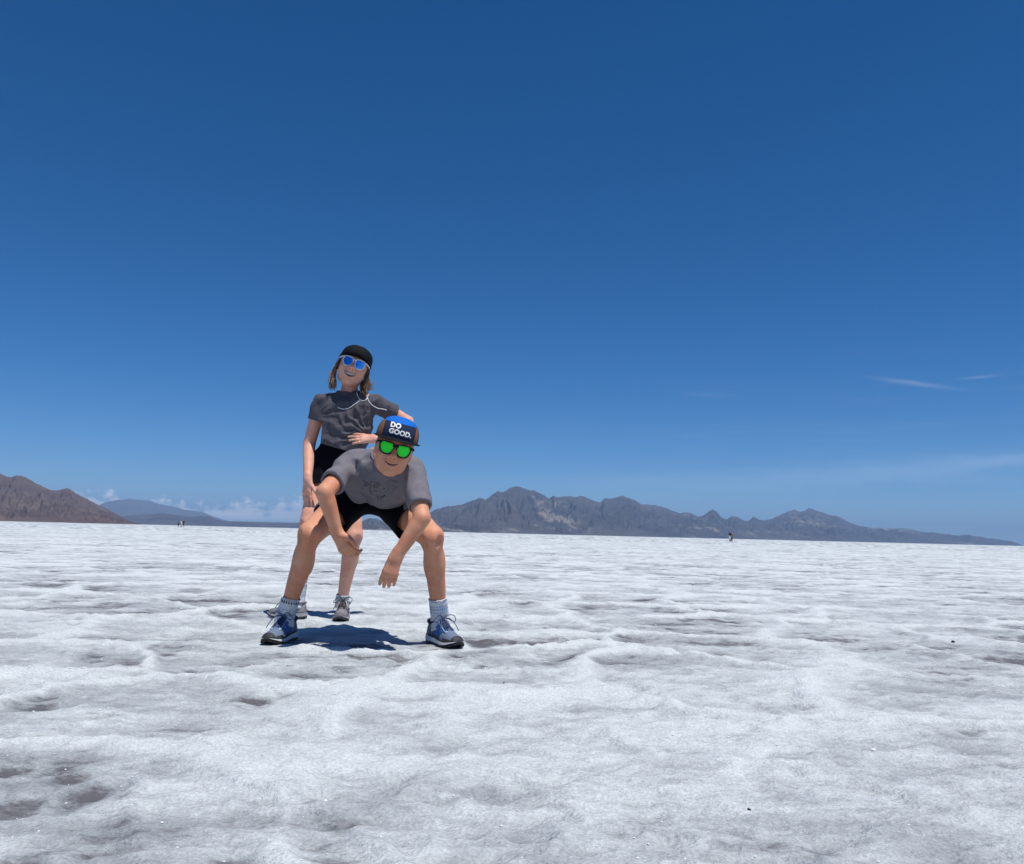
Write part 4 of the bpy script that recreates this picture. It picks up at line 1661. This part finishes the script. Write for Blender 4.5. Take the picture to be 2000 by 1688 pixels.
    tube_obj("neck_rib", [(rim, 0.0046)], TEE_B, shirt, 6)

    # line print on the chest: two wheels, frame and small marks
    def circ(cx, cy, rx, ry, n=18):
        return [(cx + rx * math.cos(2 * math.pi * i / n), cy + ry * math.sin(2 * math.pi * i / n)) for i in range(n + 1)]
    strokes = [(circ(716, 945.8, 4.9, 3.5), .0011), (circ(716, 945.5, 1.1, 0.8, 8), .0012), (circ(735.3, 948.8, 5.3, 3.4), .0011), ([(734.2, 946.8), (735.2, 948.5), (736.3, 950)], .0011),
               ([(725.5, 941), (724.2, 947), (722.6, 953), (722.6, 958), (724.5, 961), (727.5, 964.5)], .0010), ([(723, 953.5), (726, 951.5), (730, 950.5), (733, 948.5)], .0007),
               ([(722, 940.6), (725.5, 940.9), (732, 941), (738, 943), (744, 944.5)], .0007), ([(709.5, 938), (709.8, 942)], .0009), ([(711.8, 939.8), (713, 940.4)], .0016),
               ([(730.5, 958.5), (733, 958.5), (737.3, 959.8)], .0012), ([(742.5, 960.8), (744.5, 960.6)], .0011), ([(704.5, 952.5), (707, 954.2), (710, 956.3)], .0009),
               ([(748.5, 955.5), (751.5, 953.5)], .0009), ([(757, 953.8), (760, 956.8), (757.5, 959)], .0008), ([(752, 960.2), (756, 959.6)], .0008), ([(749, 962.2), (751.5, 961.3)], .0009),
               ([(727.8, 966), (729.5, 966.8)], .0012), ([(736, 968), (738.5, 974), (743, 974.8), (748, 971.5), (751.5, 967)], .0014), ([(742, 968), (744.5, 970.8), (748, 968.5)], .0012), ([(750, 966.8), (751.8, 969)], .0016)]
    paths = []
    for pts, r in strokes:
        q = on_surface(sb, pts, 0.0004)
        if len(q) > 1:
            paths.append((q, r))
    tube_obj("chest_print", paths, PRINT, shirt, 5)

    # shorts
    def shorts_form(vox):
        Q = Solid((-0.93, 3.36, 0.36), (-0.24, 3.90, 0.80), vox)
        Q.cone(hipR + Vector((0, 0.01, 0.028)), hipL + Vector((0, 0.01, 0.028)), 0.100, 0.100, 0.02)
        Q.cone(hipR + Vector((0.02, 0.0, 0.06)), waist + Vector((-0.04, 0.03, 0)), 0.085, 0.085, 0.03)
        Q.cone(hipL + Vector((-0.02, 0.0, 0.06)), waist + Vector((0.04, 0.03, 0)), 0.085, 0.085, 0.03)
        for hp_, kn in ((hipR, kneR), (hipL, kneL)):
            Q.chain([hp_, lerp(hp_, kn, 0.35) + Vector((0, 0, -0.008)), lerp(hp_, kn, 0.72) + Vector((0, 0, -0.020))], [0.092, 0.084, 0.086], 0.025)
        Q.ripple(0.0030, [((1, 0.2, 0.3), 0.07, 0.9, 1.0), ((0.4, 0.4, 1), 0.085, 2.1, 1.0)])
        return Q
    Q = shorts_form(0.005)
    Q.shell(0.009)
    cuts = []
    for hp_, kn, t, tilt, sd in ((hipR, kneR, 0.58, Vector((-0.30, 0.0, -0.08)), -1), (hipL, kneL, 0.58, Vector((0.30, 0.0, -0.08)), 1)):
        ax = (kn - hp_).normalized() + tilt
        c = lerp(hp_, kn, t)
        lo, hi = c - Vector((0.16, 0.25, 0.22)), c + Vector((0.16, 0.20, 0.2))
        if sd < 0:
            hi.x = -0.615
        else:
            lo.x = -0.615
        Q.cut(c, ax, lo, hi)
        cuts.append((c, ax, lo, hi))
    sh = Q.obj("shorts", BLACK, root, 2)
    for sd, kn in ((-1, 0), (1, 1)):
        G = shorts_form(0.005)
        G.D -= 0.0045
        G.shell(0.008)
        for cc in cuts:
            G.cut(*cc)
        # keep the outer side only
        out = Vector((1.0 * sd, 0.10, 0.30))
        base = (hipR if sd < 0 else hipL) + Vector((0.060 * sd, -0.06, 0))
        G.cut(base, -out)
        o = G.obj("side_panel", SIDE_GREY, sh, 1)

    # cap
    C = Cap(h, c=0.086)
    cap = C.dome("cap", CAP_BROWN, root, 0.0, -0.10)
    C.front_grid("front_panel", -0.062, 0.062, lambda x: (0.040, 0.106), CAP_NAVY, cap, 0.0014)
    top_patch(C, -0.062, 0.062, 0.1035, CAP_BLUE, cap, 1.024)
    for sx in (-1, 1):                       # dark seams beside the front panel, and the band round the base
        tube_obj("panel_seam", [([C.front(0.0635 * sx, z, 0.0012) for z in np.linspace(0.038, 0.099, 10)], 0.0014)], CAP_BLACK, cap, 5)
    tube_obj("base_band", [([C.sph(th, -0.07, 0.0006) for th in np.linspace(0, 2 * math.pi, 49)], 0.0032)], CAP_BLACK, cap, 6)
    for th in (1.45, -1.45):
        tube_obj("panel_seam", [([C.sph(th, p, 0.0006) for p in np.linspace(-0.05, 1.0, 10)], 0.0012)], CAP_BLACK, cap, 5)
    tv, tf = text_verts("DO\nGOOD.", 0.034, 1.0, 0.045)
    wid = max(v[0] for v in tv)
    tm = [C.front(-0.042 + v[0] * (0.092 / wid), 0.0840 + v[1] * 0.80, 0.0032) for v in tv]
    mesh_obj("lettering", tm, tf, LETTER, cap, False)
    C.brim(CAP_BLACK, CAP_BROWN, cap, 0.055, 0.0855, 0.043, 0.004, 0.12, flare=1.14)
    # hair under the cap
    H = Solid(npv(h.c) - 0.14, npv(h.c) + 0.14, 0.004)
    H.ell(h.p(0, 0.016, 0.020), (0.0775 * .93, 0.0905 * .93, 0.086 * .93), h.M, 0.01)
    H.cut(h.p(0, -0.045, 0), -h.y)
    H.cut(h.p(0, 0, -0.022), -h.z)
    H.ell(h.p(0, -0.062, -0.01), (0.058 * .93, 0.05, 0.05), h.M, 0.004, 'sub')
    hair = H.obj("hair", HAIR_FAIR, root, 1)
    paths = []
    rr = random.Random(3)
    for i in range(46):
        x = -0.066 + 0.132 * i / 45 + rr.uniform(-0.003, 0.003)
        ytop = -0.086 + 9.0 * x * x
        ln = rr.uniform(0.012, 0.026) * (0.6 + 0.6 * abs(x) / 0.066)
        dx = rr.uniform(-0.010, 0.012)
        q = [h.p(x, ytop + 0.004, 0.050), h.p(x + dx * 0.5, ytop - 0.0065 + 0.004 * abs(x) / .06, 0.046 - ln * 0.5), h.p(x + dx, ytop - 0.004, 0.046 - ln)]
        paths.append((q, [0.0022, 0.0020, 0.0006]))
    tube_obj("fringe", paths, HAIR_FAIR, hair, 5)["kind"] = "stuff"
    sunglasses(h, root, FRAME_BLACK, LENS_GREEN, 0.97)
    # socks and shoes
    shR_ = lerp(ankR, kneR, 0.235)
    shL_ = lerp(ankL, kneL, 0.265)
    sock(root, [ankR + dR * 0.012 + Vector((0, 0, -0.04)), ankR + Vector((0, 0, 0.012)), lerp(ankR, kneR, 0.14), shR_], [0.041, 0.0395, 0.0370, 0.0370], WHITE_KNIT,
         [(0.80, 0.93, DARK_KNIT, 22), (0.56, 0.60, BLUE_KNIT, 16), (0.48, 0.50, BLUE_KNIT, 1), (0.40, 0.42, BLUE_KNIT, 1)])
    sock(root, [ankL + dL * 0.012 + Vector((0, 0, -0.04)), ankL + Vector((0, 0, 0.012)), lerp(ankL, kneL, 0.14), shL_], [0.041, 0.0395, 0.0370, 0.0370], WHITE_KNIT,
         [(0.82, 0.86, BLUE_KNIT, 20), (0.70, 0.78, BLUE_KNIT, 26), (0.60, 0.64, BLUE_KNIT, 17)])
    shoe(root, (-0.900, 3.568), dR, 0.245, SHOE_B, True, -1)
    shoe(root, (-0.322, 3.570), dL, 0.252, SHOE_B, True, 1)
    return root


# ---------------------------------------------------------------- girl behind, standing
def build_girl():
    root = thing("person", "child in charcoal t-shirt, black cap and blue mirrored sunglasses standing behind, hand on hip", "person", (-0.97, 4.35, 0))
    ankR, ankL = Vector((-1.075, 4.33, 0.095)), Vector((-0.862, 4.395, 0.095))
    kneR, kneL = at(604, 1024, 4.29), at(690, 1047, 4.33)
    hipR, hipL = at(634, 918, 4.44), at(674, 918, 4.44)
    hipC = at(652, 900, 4.44)
    waist = at(662, 860, 4.44)
    chest = at(674, 808, 4.42)
    neck = at(682, 772, 4.43)
    shR, shL = at(627, 785, 4.41), at(733, 787, 4.41)
    elR, elL = at(604, 868, 4.43), at(796, 824, 4.50)
    wrR, wrL = at(601, 937, 4.29), at(733, 858, 4.32)
    h = Head(at(691, 716, 4.42), (0.17, -1, -0.07), (0.29, 0.05, 0.95), 1.06)
    dR, dL = Vector((-1, 0.42, 0)).normalized(), Vector((0.09, -1, 0)).normalized()

    S = Solid((-1.24, 4.10, 0.0), (-0.48, 4.66, 1.56), 0.0037)
    leg(S, hipR, kneR, ankR, 0.96, foot_dir=dR)
    leg(S, hipL, kneL, ankL, 0.96, foot_dir=dL)
    S.cone(hipR + Vector((0, 0, 0.02)), hipL + Vector((0, 0, 0.02)), 0.070, 0.070, 0.03)
    S.cone(hipC, waist, 0.080, 0.074, 0.03)
    S.cone(waist, chest, 0.080, 0.088, 0.03)
    S.cone(lerp(shR, shL, 0.18), lerp(shR, shL, 0.82), 0.05, 0.05, 0.03)
    S.cone(chest, neck, 0.075, 0.045, 0.03)
    S.chain([neck + Vector((0, 0, -0.02)), lerp(neck, h.p(0, 0.02, -0.06), 0.5), h.p(0, 0.012, -0.045)], [0.046, 0.041, 0.045], 0.02)
    arm(S, shR, elR, wrR, 0.98)
    arm(S, shL, elL, wrL, 0.98)
    add_hand(S, wrR, (0.0, -0.06, -1), (-0.55, -0.83, 0), -1, (0.10, 0.10, 0.14, 0.16), 0.98, 0.05, (0.62, 0.10, 0.15))
    add_hand(S, wrL, (-1, -0.12, 0.02), (0.05, -0.80, 0.60), 1, (0.05, 0.06, 0.08, 0.10), 0.98, 0.14, (0.5, 0.2, 0.8))
    h.sculpt(S)
    body = S.obj("body", SKIN_G, root, 1)
    fb = bvh_of(body)
    # open smile
    for sx in (-1, 1):
        face_patch("nostril", fb, h, [(sx * 0.0075 + 0.0032 * math.cos(q), -0.0372 + 0.0022 * math.sin(q)) for q in np.linspace(0, 5.5, 8)], MOUTH, body, 0.0006)
    mo = [(-0.030, -0.0500), (-0.017, -0.0535), (0, -0.0550), (0.017, -0.0535), (0.030, -0.0500), (0.022, -0.0640), (0.010, -0.0705), (0, -0.0725), (-0.010, -0.0705), (-0.022, -0.0640)]
    mouth = face_patch("mouth", fb, h, mo, MOUTH, body, 0.0010)
    te = [(-0.024, -0.0530), (-0.012, -0.0553), (0, -0.0563), (0.012, -0.0553), (0.024, -0.0530), (0.018, -0.0605), (0.008, -0.0640), (0, -0.0648), (-0.008, -0.0640), (-0.018, -0.0605)]
    face_patch("teeth", fb, h, te, TEETH, body, 0.0022)
    tube_obj("lips", [([face_point(fb, h, x, z, 0.0008) for x, z in mo + mo[:1]], 0.0024)], LIP, body, 6)

    # t-shirt
    T = Solid((-1.20, 4.18, 0.78), (-0.50, 4.68, 1.26), 0.0043)
    T.cone(shR + Vector((0.03, 0, -0.005)), shL + Vector((-0.03, 0, -0.005)), 0.047, 0.047, 0.03)
    T.cone(lerp(shR, shL, 0.24) + Vector((0, 0, -0.05)), at(646, 850, 4.43), 0.074, 0.094, 0.04)
    T.cone(lerp(shR, shL, 0.73) + Vector((0, 0, -0.05)), at(690, 856, 4.43), 0.080, 0.088, 0.04)
    T.cone(chest + Vector((0, -0.02, 0)), at(668, 880, 4.41), 0.080, 0.100, 0.05)
    T.cone(at(640, 840, 4.42), at(638, 885, 4.42), 0.070, 0.086, 0.04)
    T.cone(neck, chest, 0.056, 0.07, 0.04)
    T.chain([shR, lerp(shR, elR, 0.4), lerp(shR, elR, 0.8)], [0.046, 0.046, 0.050], 0.02)
    T.chain([shL, lerp(shL, elL, 0.4), lerp(shL, elL, 0.9)], [0.047, 0.051, 0.056], 0.02)
    # drag folds from the hand on the hip across to the far hem, and from the arm across the body
    for a, b, r in (((706, 846, 4.33), (622, 862, 4.35), 0.013), ((712, 838, 4.34), (650, 838, 4.33), 0.011), ((712, 828, 4.37), (690, 848, 4.345), 0.010), ((700, 858, 4.32), (640, 876, 4.33), 0.011),
                    ((686, 834, 4.33), (668, 822, 4.33), 0.012), ((668, 822, 4.33), (650, 828, 4.33), 0.010), ((690, 862, 4.31), (672, 880, 4.31), 0.011)):
        T.cone(at(*a), at(*b), r * 0.7, r, 0.024)
    T.ripple(0.0032, [((1, 0.2, -2.2), 0.060, 0.6, 1.0), ((0.7, 0.3, 1.0), 0.085, 2.2, 0.8), ((1, 0, 0.2), 0.050, 4.1, 0.35)])
    T.drag(at(716, 850, 4.36), 8, 0.013, 0.035, 0.33, 0.9)
    T.drag(at(738, 812, 4.38), 7, 0.011, 0.03, 0.22, 2.2, -1)
    T.drag(at(622, 812, 4.38), 6, 0.008, 0.03, 0.16, 0.2, 1)
    D0 = T.D.copy()
    T.shell(0.014)
    T.cut(at(646, 872, 4.36), (-0.26, 0.05, -1))
    uR, uL = (elR - shR).normalized(), (elL - shL).normalized()
    sR, sL = lerp(shR, elR, 0.44), lerp(shL, elL, 0.60)
    T.cut(sR, uR, sR - Vector((0.12, 0.12, 0.16)), sR + Vector((0.048, 0.12, 0.10)))
    T.cut(sL, uL + Vector((0, 0, 0.1)), sL - Vector((0.035, 0.14, 0.12)), sL + Vector((0.2, 0.16, 0.12)))
    nc, nr = neck + Vector((-0.004, -0.012, 0.038)), (0.064, 0.062, 0.056)
    T.ell(nc, nr, None, 0.004, 'sub')
    rim = neck_rim(D0, T, nc, nr)
    shirt = T.obj("t_shirt", TEE_G, root, 2)
    sb = bvh_of(shirt)
    tube_obj("neck_rib", [(rim, 0.0046)], TEE_G, shirt, 6)
    # chest pocket
    pk = [(700, 791), (713, 790.5), (714, 806), (707, 810), (700.5, 806)]
    q = on_surface(sb, pk + pk[:1], 0.0012)
    if len(q) > 3:
        tube_obj("pocket_seam", [(q, 0.0013)], TEE_G, shirt, 5)
    # earphone cord over the shirt
    allb = bvh_of(shirt, body)
    cords = [[(696.5, 764), (697.5, 770), (700, 777), (704, 782), (709, 783.5), (714, 782), (717.5, 777), (718, 771), (716.5, 767.5)],
             [(703.5, 782), (699, 787), (692, 791), (684, 796), (677, 799), (670, 799.5), (664, 797.5), (660, 796)],
             [(717.5, 778), (720, 784), (725, 790), (732, 795), (740, 798), (748, 799), (755, 801)]]
    paths = []
    for cp in cords:
        q = on_surface(allb, cp, 0.003)
        if len(q) > 2:
            paths.append((spline(q, 30), 0.0019))
    tube_obj("earphone_cord", paths, CORD, root, 6)

    # shorts
    Q = Solid((-1.16, 4.24, 0.60), (-0.70, 4.66, 0.96), 0.005)
    Q.cone(hipR + Vector((0, 0, 0.03)), hipL + Vector((0, 0, 0.03)), 0.088, 0.088, 0.03)
    Q.cone(hipC, waist, 0.094, 0.088, 0.03)
    for hp_, kn in ((hipR, kneR), (hipL, kneL)):
        Q.chain([hp_, lerp(hp_, kn, 0.35), lerp(hp_, kn, 0.6)], [0.080, 0.078, 0.082], 0.025)
    Q.ripple(0.0028, [((1, 0.2, 0.3), 0.07, 0.9, 1.0), ((0.4, 0.4, 1), 0.085, 2.1, 1.0)])
    Q.shell(0.009)
    Q.cut(at(640, 946, 4.40), (0.05, 0, -1))
    Q.obj("shorts", BLACK, root, 2)

    # cap
    C = Cap(h, cz=0.044, a=0.081, b=0.100, c=0.066, p=2.2)
    cap = C.dome("cap", CAP_BLACK, root, 0.0, -0.22)
    C.brim(CAP_BLACK, CAP_BLACK, cap, 0.070, 0.081, 0.042, 0.022, 0.0, flare=1.08)
    tube_obj("button", [([h.p(0, 0.012, 0.1085), h.p(0, 0.012, 0.1130)], [0.006, 0.004])], CAP_BLACK, cap, 10)
    for k in range(6):
        th = math.pi / 6 + k * math.pi / 3
        tube_obj("panel_seam", [([C.sph(th, p, 0.0004) for p in np.linspace(-0.1, 1.5, 12)], 0.0012)], CAP_BLACK, cap, 5)
    # hair: loose strands down both sides to the shoulders
    rr = random.Random(11)
    dark, tips = [], []

    def strand(sx, i, n, x0, x1, y0, y1, end, w):
        t = i / n
        ya = y0 + (y1 - y0) * t
        p0 = h.p(sx * (0.066 + 0.008 * rr.random()), ya, 0.03)
        p1 = h.p(sx * (0.078 + 0.010 * rr.random()), ya + 0.004, -0.020)
        p2 = h.p(sx * (x0 + w * rr.random()), ya + rr.uniform(-0.01, 0.01), -0.070)
        p3 = end + Vector((rr.uniform(-0.020, 0.018), rr.uniform(-0.035, 0.03), rr.uniform(-0.012, 0.035)))
        pm = lerp(p2, p3, 0.5) + Vector((rr.uniform(-0.008, 0.008), rr.uniform(-0.01, 0.005), 0))
        return spline([p0, p1, p2, pm, p3], 14)
    endR = at(650, 759, 4.37)
    endL = at(713, 768, 4.36)
    for i in range(210):
        s = strand(-1, i, 210, 0.070, 0.08, -0.030, 0.06, endR, 0.022)
        n = len(s)
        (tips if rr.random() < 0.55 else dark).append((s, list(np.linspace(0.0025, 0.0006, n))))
    for i in range(240):
        s = strand(1, i, 240, 0.062, 0.08, -0.030, 0.06, endL, 0.020)
        n = len(s)
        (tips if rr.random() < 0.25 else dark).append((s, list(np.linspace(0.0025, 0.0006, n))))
    # wisps blown outwards over the far shoulder
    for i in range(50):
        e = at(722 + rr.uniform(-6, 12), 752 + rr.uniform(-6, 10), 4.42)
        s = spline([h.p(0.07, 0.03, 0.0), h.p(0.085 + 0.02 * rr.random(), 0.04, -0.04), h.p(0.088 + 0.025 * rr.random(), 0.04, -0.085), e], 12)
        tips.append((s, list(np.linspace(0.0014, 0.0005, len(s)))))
    for i in range(14):
        e = at(643 + rr.uniform(-4, 5), 742 + rr.uniform(-12, 12), 4.42)
        s = spline([h.p(-0.07, 0.03, 0.0), h.p(-0.085 - 0.012 * rr.random(), 0.035, -0.045), e], 12)
        tips.append((s, list(np.linspace(0.0020, 0.0007, len(s)))))
    hd = tube_obj("hair", dark, HAIR_BROWN, root, 5)
    hd["kind"] = "stuff"
    tube_obj("light_strands", tips, HAIR_TIPS, hd, 5)["kind"] = "stuff"
    sunglasses(h, root, FRAME_WHITE, LENS_BLUE, 0.86)
    # socks and shoes
    sock(root, [ankR + Vector((0, 0, -0.04)), ankR + Vector((0, 0, 0.012)), lerp(ankR, kneR, 0.12), lerp(ankR, kneR, 0.22)], [0.038, 0.0355, 0.034, 0.0345], WHITE_KNIT, [])
    sock(root, [ankL + Vector((0, 0, -0.04)), ankL + Vector((0, 0, 0.005)), lerp(ankL, kneL, 0.04), lerp(ankL, kneL, 0.075)], [0.038, 0.0355, 0.034, 0.0345], WHITE_KNIT, [])
    shoe(root, (-1.030, 4.312), dR, 0.225, SHOE_G, False, -1)
    shoe(root, (-0.860, 4.462), dL, 0.230, SHOE_G, False, 1)
    return root


build_boy()
build_girl()

# ================================================================ PEOPLE FAR OUT ON THE FLATS
def far_person(label, px, Y, height, top_m, legs_m, skin, hair_m, pose='stand', turn=0.0, child=1.0, lower=None, hat=None):
    """small standing figure: one skinned body with hair, top and shorts; seen a few pixels tall"""
    base = at(px, 1040, Y)
    o = Vector((base.x, Y, 0.0))
    root = thing("person", label, "person", o)
    k = height / 1.7
    ct, st = math.cos(turn), math.sin(turn)

    def P(x, y, z):
        return o + Vector((x * ct - y * st, x * st + y * ct, z)) * k
    S = Solid(o - Vector((0.55, 0.55, 0.0)), o + Vector((0.55, 0.55, height + 0.1)), 0.016)
    for sx in (-1, 1):
        S.chain([P(0.09 * sx, 0, 0.86), P(0.10 * sx, -0.01, 0.48), P(0.10 * sx, 0.01, 0.09)], [0.085 * k, 0.060 * k, 0.045 * k], 0.03)
        S.cone(P(0.10 * sx, 0.03, 0.05), P(0.11 * sx, -0.13, 0.035), 0.045 * k, 0.035 * k, 0.02)
    S.cone(P(0, 0, 0.90), P(0, 0, 1.15), 0.14 * k, 0.13 * k, 0.03)
    S.cone(P(0, 0, 1.15), P(0, 0, 1.32), 0.14 * k, 0.15 * k, 0.03)
    S.cone(P(0, 0, 1.36), P(0, -0.01, 1.50), 0.06 * k, 0.05 * k, 0.03)
    S.ell(P(0, -0.01, 1.585), (0.080 * k, 0.095 * k, 0.115 * k), None, 0.02)
    for sx in (-1, 1):
        if pose == 'camera' and sx > 0:
            el, wr = P(0.34, -0.10, 1.16), P(0.22, -0.30, 1.34)
        elif pose == 'hips':
            el, wr = P(0.36 * sx, 0.05, 1.12), P(0.18 * sx, -0.06, 1.0)
        else:
            el, wr = P(0.25 * sx, 0.02, 1.10), P(0.25 * sx, -0.08, 0.86)
        S.chain([P(0.19 * sx, 0, 1.36), el, wr], [0.055 * k, 0.045 * k, 0.035 * k], 0.03)
        S.cone(wr, wr + (wr - el).normalized() * 0.12 * k, 0.035 * k, 0.022 * k, 0.02)
    body = S.obj("body", skin, root, 1)
    T = Solid(o - Vector((0.55, 0.55, 0.0)), o + Vector((0.55, 0.55, height + 0.1)), 0.018)
    T.cone(P(0, 0, 0.92), P(0, 0, 1.15), 0.165 * k, 0.15 * k, 0.03)
    T.cone(P(0, 0, 1.15), P(0, 0, 1.33), 0.16 * k, 0.165 * k, 0.03)
    for sx in (-1, 1):
        T.cone(P(0.16 * sx, 0, 1.38), P(0.245 * sx, 0, 1.20), 0.075 * k, 0.07 * k, 0.03)
    T.obj("top", top_m, root, 1)
    L = Solid(o - Vector((0.5, 0.5, 0.0)), o + Vector((0.5, 0.5, height)), 0.018)
    L.cone(P(-0.08, 0, 0.90), P(0.08, 0, 0.90), 0.13 * k, 0.13 * k, 0.03)
    for sx in (-1, 1):
        L.cone(P(0.09 * sx, 0, 0.86), P(0.105 * sx, 0, lower if lower else 0.58), 0.11 * k, (0.105 if not lower or lower > 0.4 else 0.075) * k, 0.03)
    L.obj("shorts" if not lower or lower > 0.4 else "trousers", legs_m, root, 1)
    H = Solid(P(0, 0, 1.6) - Vector((0.25, 0.25, 0.45)), P(0, 0, 1.6) + Vector((0.25, 0.25, 0.25)), 0.014)
    H.ell(P(0, 0.02, 1.615), (0.098 * k, 0.105 * k, 0.11 * k), None, 0.02)
    if hat == 'long':
        H.cone(P(0, 0.06, 1.60), P(0, 0.09, 1.38), 0.09 * k, 0.06 * k, 0.03)
    H.cut(P(0, -0.055, 1.6), (st, -ct, -0.3))
    H.obj("hair", hair_m, root, 1)
    for sx in (-1, 1):
        V, Fc = tube_mesh([([P(0.10 * sx, 0.05, 0.045), P(0.105 * sx, -0.06, 0.045), P(0.11 * sx, -0.16, 0.035)], [0.05 * k, 0.052 * k, 0.035 * k])], 10)
        mesh_obj("shoe", V, Fc, RUBBER, root)
    return root


FAR_SKIN = mat("far_skin", (0.42, 0.24, 0.18), 0.6)
FAR_BLACK = mat("far_black_cloth", (0.008, 0.008, 0.012), 0.9)
FAR_WHITE = mat("far_white_cloth", (0.68, 0.68, 0.68), 0.9)
FAR_NAVY = mat("far_navy_cloth", (0.015, 0.022, 0.05), 0.9)
FAR_MAUVE = mat("far_mauve_cloth", (0.12, 0.085, 0.095), 0.9)
far_person("distant adult in black top and white shorts below the right-hand mountains", 1425.5, 143.0, 1.68, FAR_BLACK, FAR_WHITE, FAR_SKIN, HAIR_BROWN, 'stand', 0.5, hat='long', lower=0.50)
far_person("distant person in mauve top and dark trousers half hidden behind figure in white shorts", 1428.6, 143.6, 1.58, FAR_MAUVE, FAR_NAVY, FAR_SKIN, FAR_BLACK, 'hips', -0.3, lower=0.1)
far_person("small distant child in dark clothes, leftmost of three figures on the left", 347.4, 205.0, 1.30, FAR_BLACK, FAR_NAVY, FAR_SKIN, HAIR_BROWN, 'stand', 0.2)
far_person("distant person with dark hair and white clothes, middle of three figures on the left", 353.0, 207.0, 1.60, FAR_WHITE, FAR_WHITE, FAR_SKIN, FAR_BLACK, 'stand', -0.4, hat='long')
far_person("distant adult in black top, rightmost and tallest of three figures on the left", 357.4, 205.0, 1.76, FAR_BLACK, FAR_MAUVE, FAR_SKIN, HAIR_BROWN, 'hips', 0.3)


# ================================================================ LOOSE BITS ON THE SALT
def ground_at(px, py):
    d = ray(px, py)
    t = -CAM.z / d.z
    p = CAM + d * t
    hz, _, _ = salt_height(np.array([p.x]), np.array([p.y]))
    return Vector((p.x, p.y, float(hz[0])))


def lump_mesh(size, flat, seed):
    bm = bmesh.new()
    bmesh.ops.create_icosphere(bm, subdivisions=2, radius=1.0)
    r = np.random.default_rng(seed)
    ph = r.uniform(0, 6, 6)
    for v in bm.verts:
        c = v.co
        f = 1 + 0.22 * math.sin(3 * c.x + ph[0]) * math.cos(2.5 * c.y + ph[1]) + 0.14 * math.sin(5 * c.z + 4 * c.x + ph[2]) + 0.08 * r.uniform(-1, 1)
        v.co = Vector((c.x * size * f * (0.8 + 0.5 * r.random() * 0.1), c.y * size * f * 0.75, c.z * size * f * flat))
    me = bpy.data.meshes.new("lump")
    bm.to_mesh(me)
    bm.free()
    return me


STONE = mat("dark_stone", (0.022, 0.020, 0.024), 0.85, var=0.3, vscale=120, bump=0.002, bscale=150)
SALT_CHUNK = mat("salt_chunk", (0.70, 0.71, 0.73), 0.7, var=0.12, vscale=60, bump=0.003, bscale=90)
for i, (px, py, size, flat, m, nm, label, cat) in enumerate((
        (1862, 1258, 0.010, 0.55, STONE, "dark_pebble", "dark rounded pebble on the salt at far right, largest of the pebbles", "pebble"),
        (1463, 1587, 0.0042, 0.5, STONE, "dark_pebble", "small dark pebble on the salt near the bottom right", "pebble"),
        (984, 1335, 0.0042, 0.6, STONE, "dark_pebble", "tiny dark pebble on the salt right of the front child's shoe", "pebble"),
        (858, 1345, 0.0035, 0.6, STONE, "dark_pebble", "speck-sized dark pebble below the front child's left shoe", "pebble"),
        (1352, 1143, 0.011, 0.4, STONE, "dark_pebble", "low dark pebble in the middle distance right of the children", "pebble"),
        (1706, 1476, 0.0085, 0.4, SALT_CHUNK, "salt_chunk", "loose white chunk of salt crust on the right", "salt chunk"),
        (635, 1571, 0.0042, 0.6, SALT_CHUNK, "salt_chunk", "small loose white lump of salt near the bottom centre", "salt chunk"))):
    p = ground_at(px, py)
    me = lump_mesh(size, flat, 40 + i)
    me.name = nm
    me.materials.append(m)
    me.polygons.foreach_set('use_smooth', [True] * len(me.polygons))
    o = bpy.data.objects.new(nm, me)
    o.location = p + Vector((0, 0, size * flat * 0.45))
    o.rotation_euler = (0, 0, i * 1.3)
    COL.objects.link(o)
    o['label'], o['category'] = label, cat

# salt crumbs: thousands of grains lying on the crust
def salt_crumbs(n=6000):
    r = np.random.default_rng(5)
    d = 1.1 * np.exp(r.uniform(0, math.log(9 / 1.1), n))
    a = r.uniform(-0.75, 0.75, n)
    x, y = d * np.sin(a), d * np.cos(a)
    hgt, rid, _ = salt_height(x, y)
    keep = (rid > 0.25) | (r.random(n) < 0.45)
    x, y, hgt = x[keep], y[keep], hgt[keep]
    m = len(x)
    s = (0.0010 + 0.0024 * r.random(m) ** 4) * np.clip(d[keep] / 2.2, 0.8, 1.6)
    base = np.array([(1, 0, 0), (-1, 0, 0), (0, 1, 0), (0, -1, 0), (0, 0, 1), (0, 0, -1)], float)
    tri = np.array([(0, 2, 4), (2, 1, 4), (1, 3, 4), (3, 0, 4), (2, 0, 5), (1, 2, 5), (3, 1, 5), (0, 3, 5)])
    V = base[None] * (0.7 + 0.6 * r.random((m, 6, 1))) * s[:, None, None]
    V[..., 2] *= 0.7
    V = V + np.stack([x, y, hgt + s * 0.3], -1)[:, None, :]
    Fc = tri[None] + 6 * np.arange(m)[:, None, None]
    o = mesh_obj("salt_crumbs", V.reshape(-1, 3), Fc.reshape(-1, 3), SALT_CHUNK, None, False)
    o['kind'] = 'stuff'


salt_crumbs()
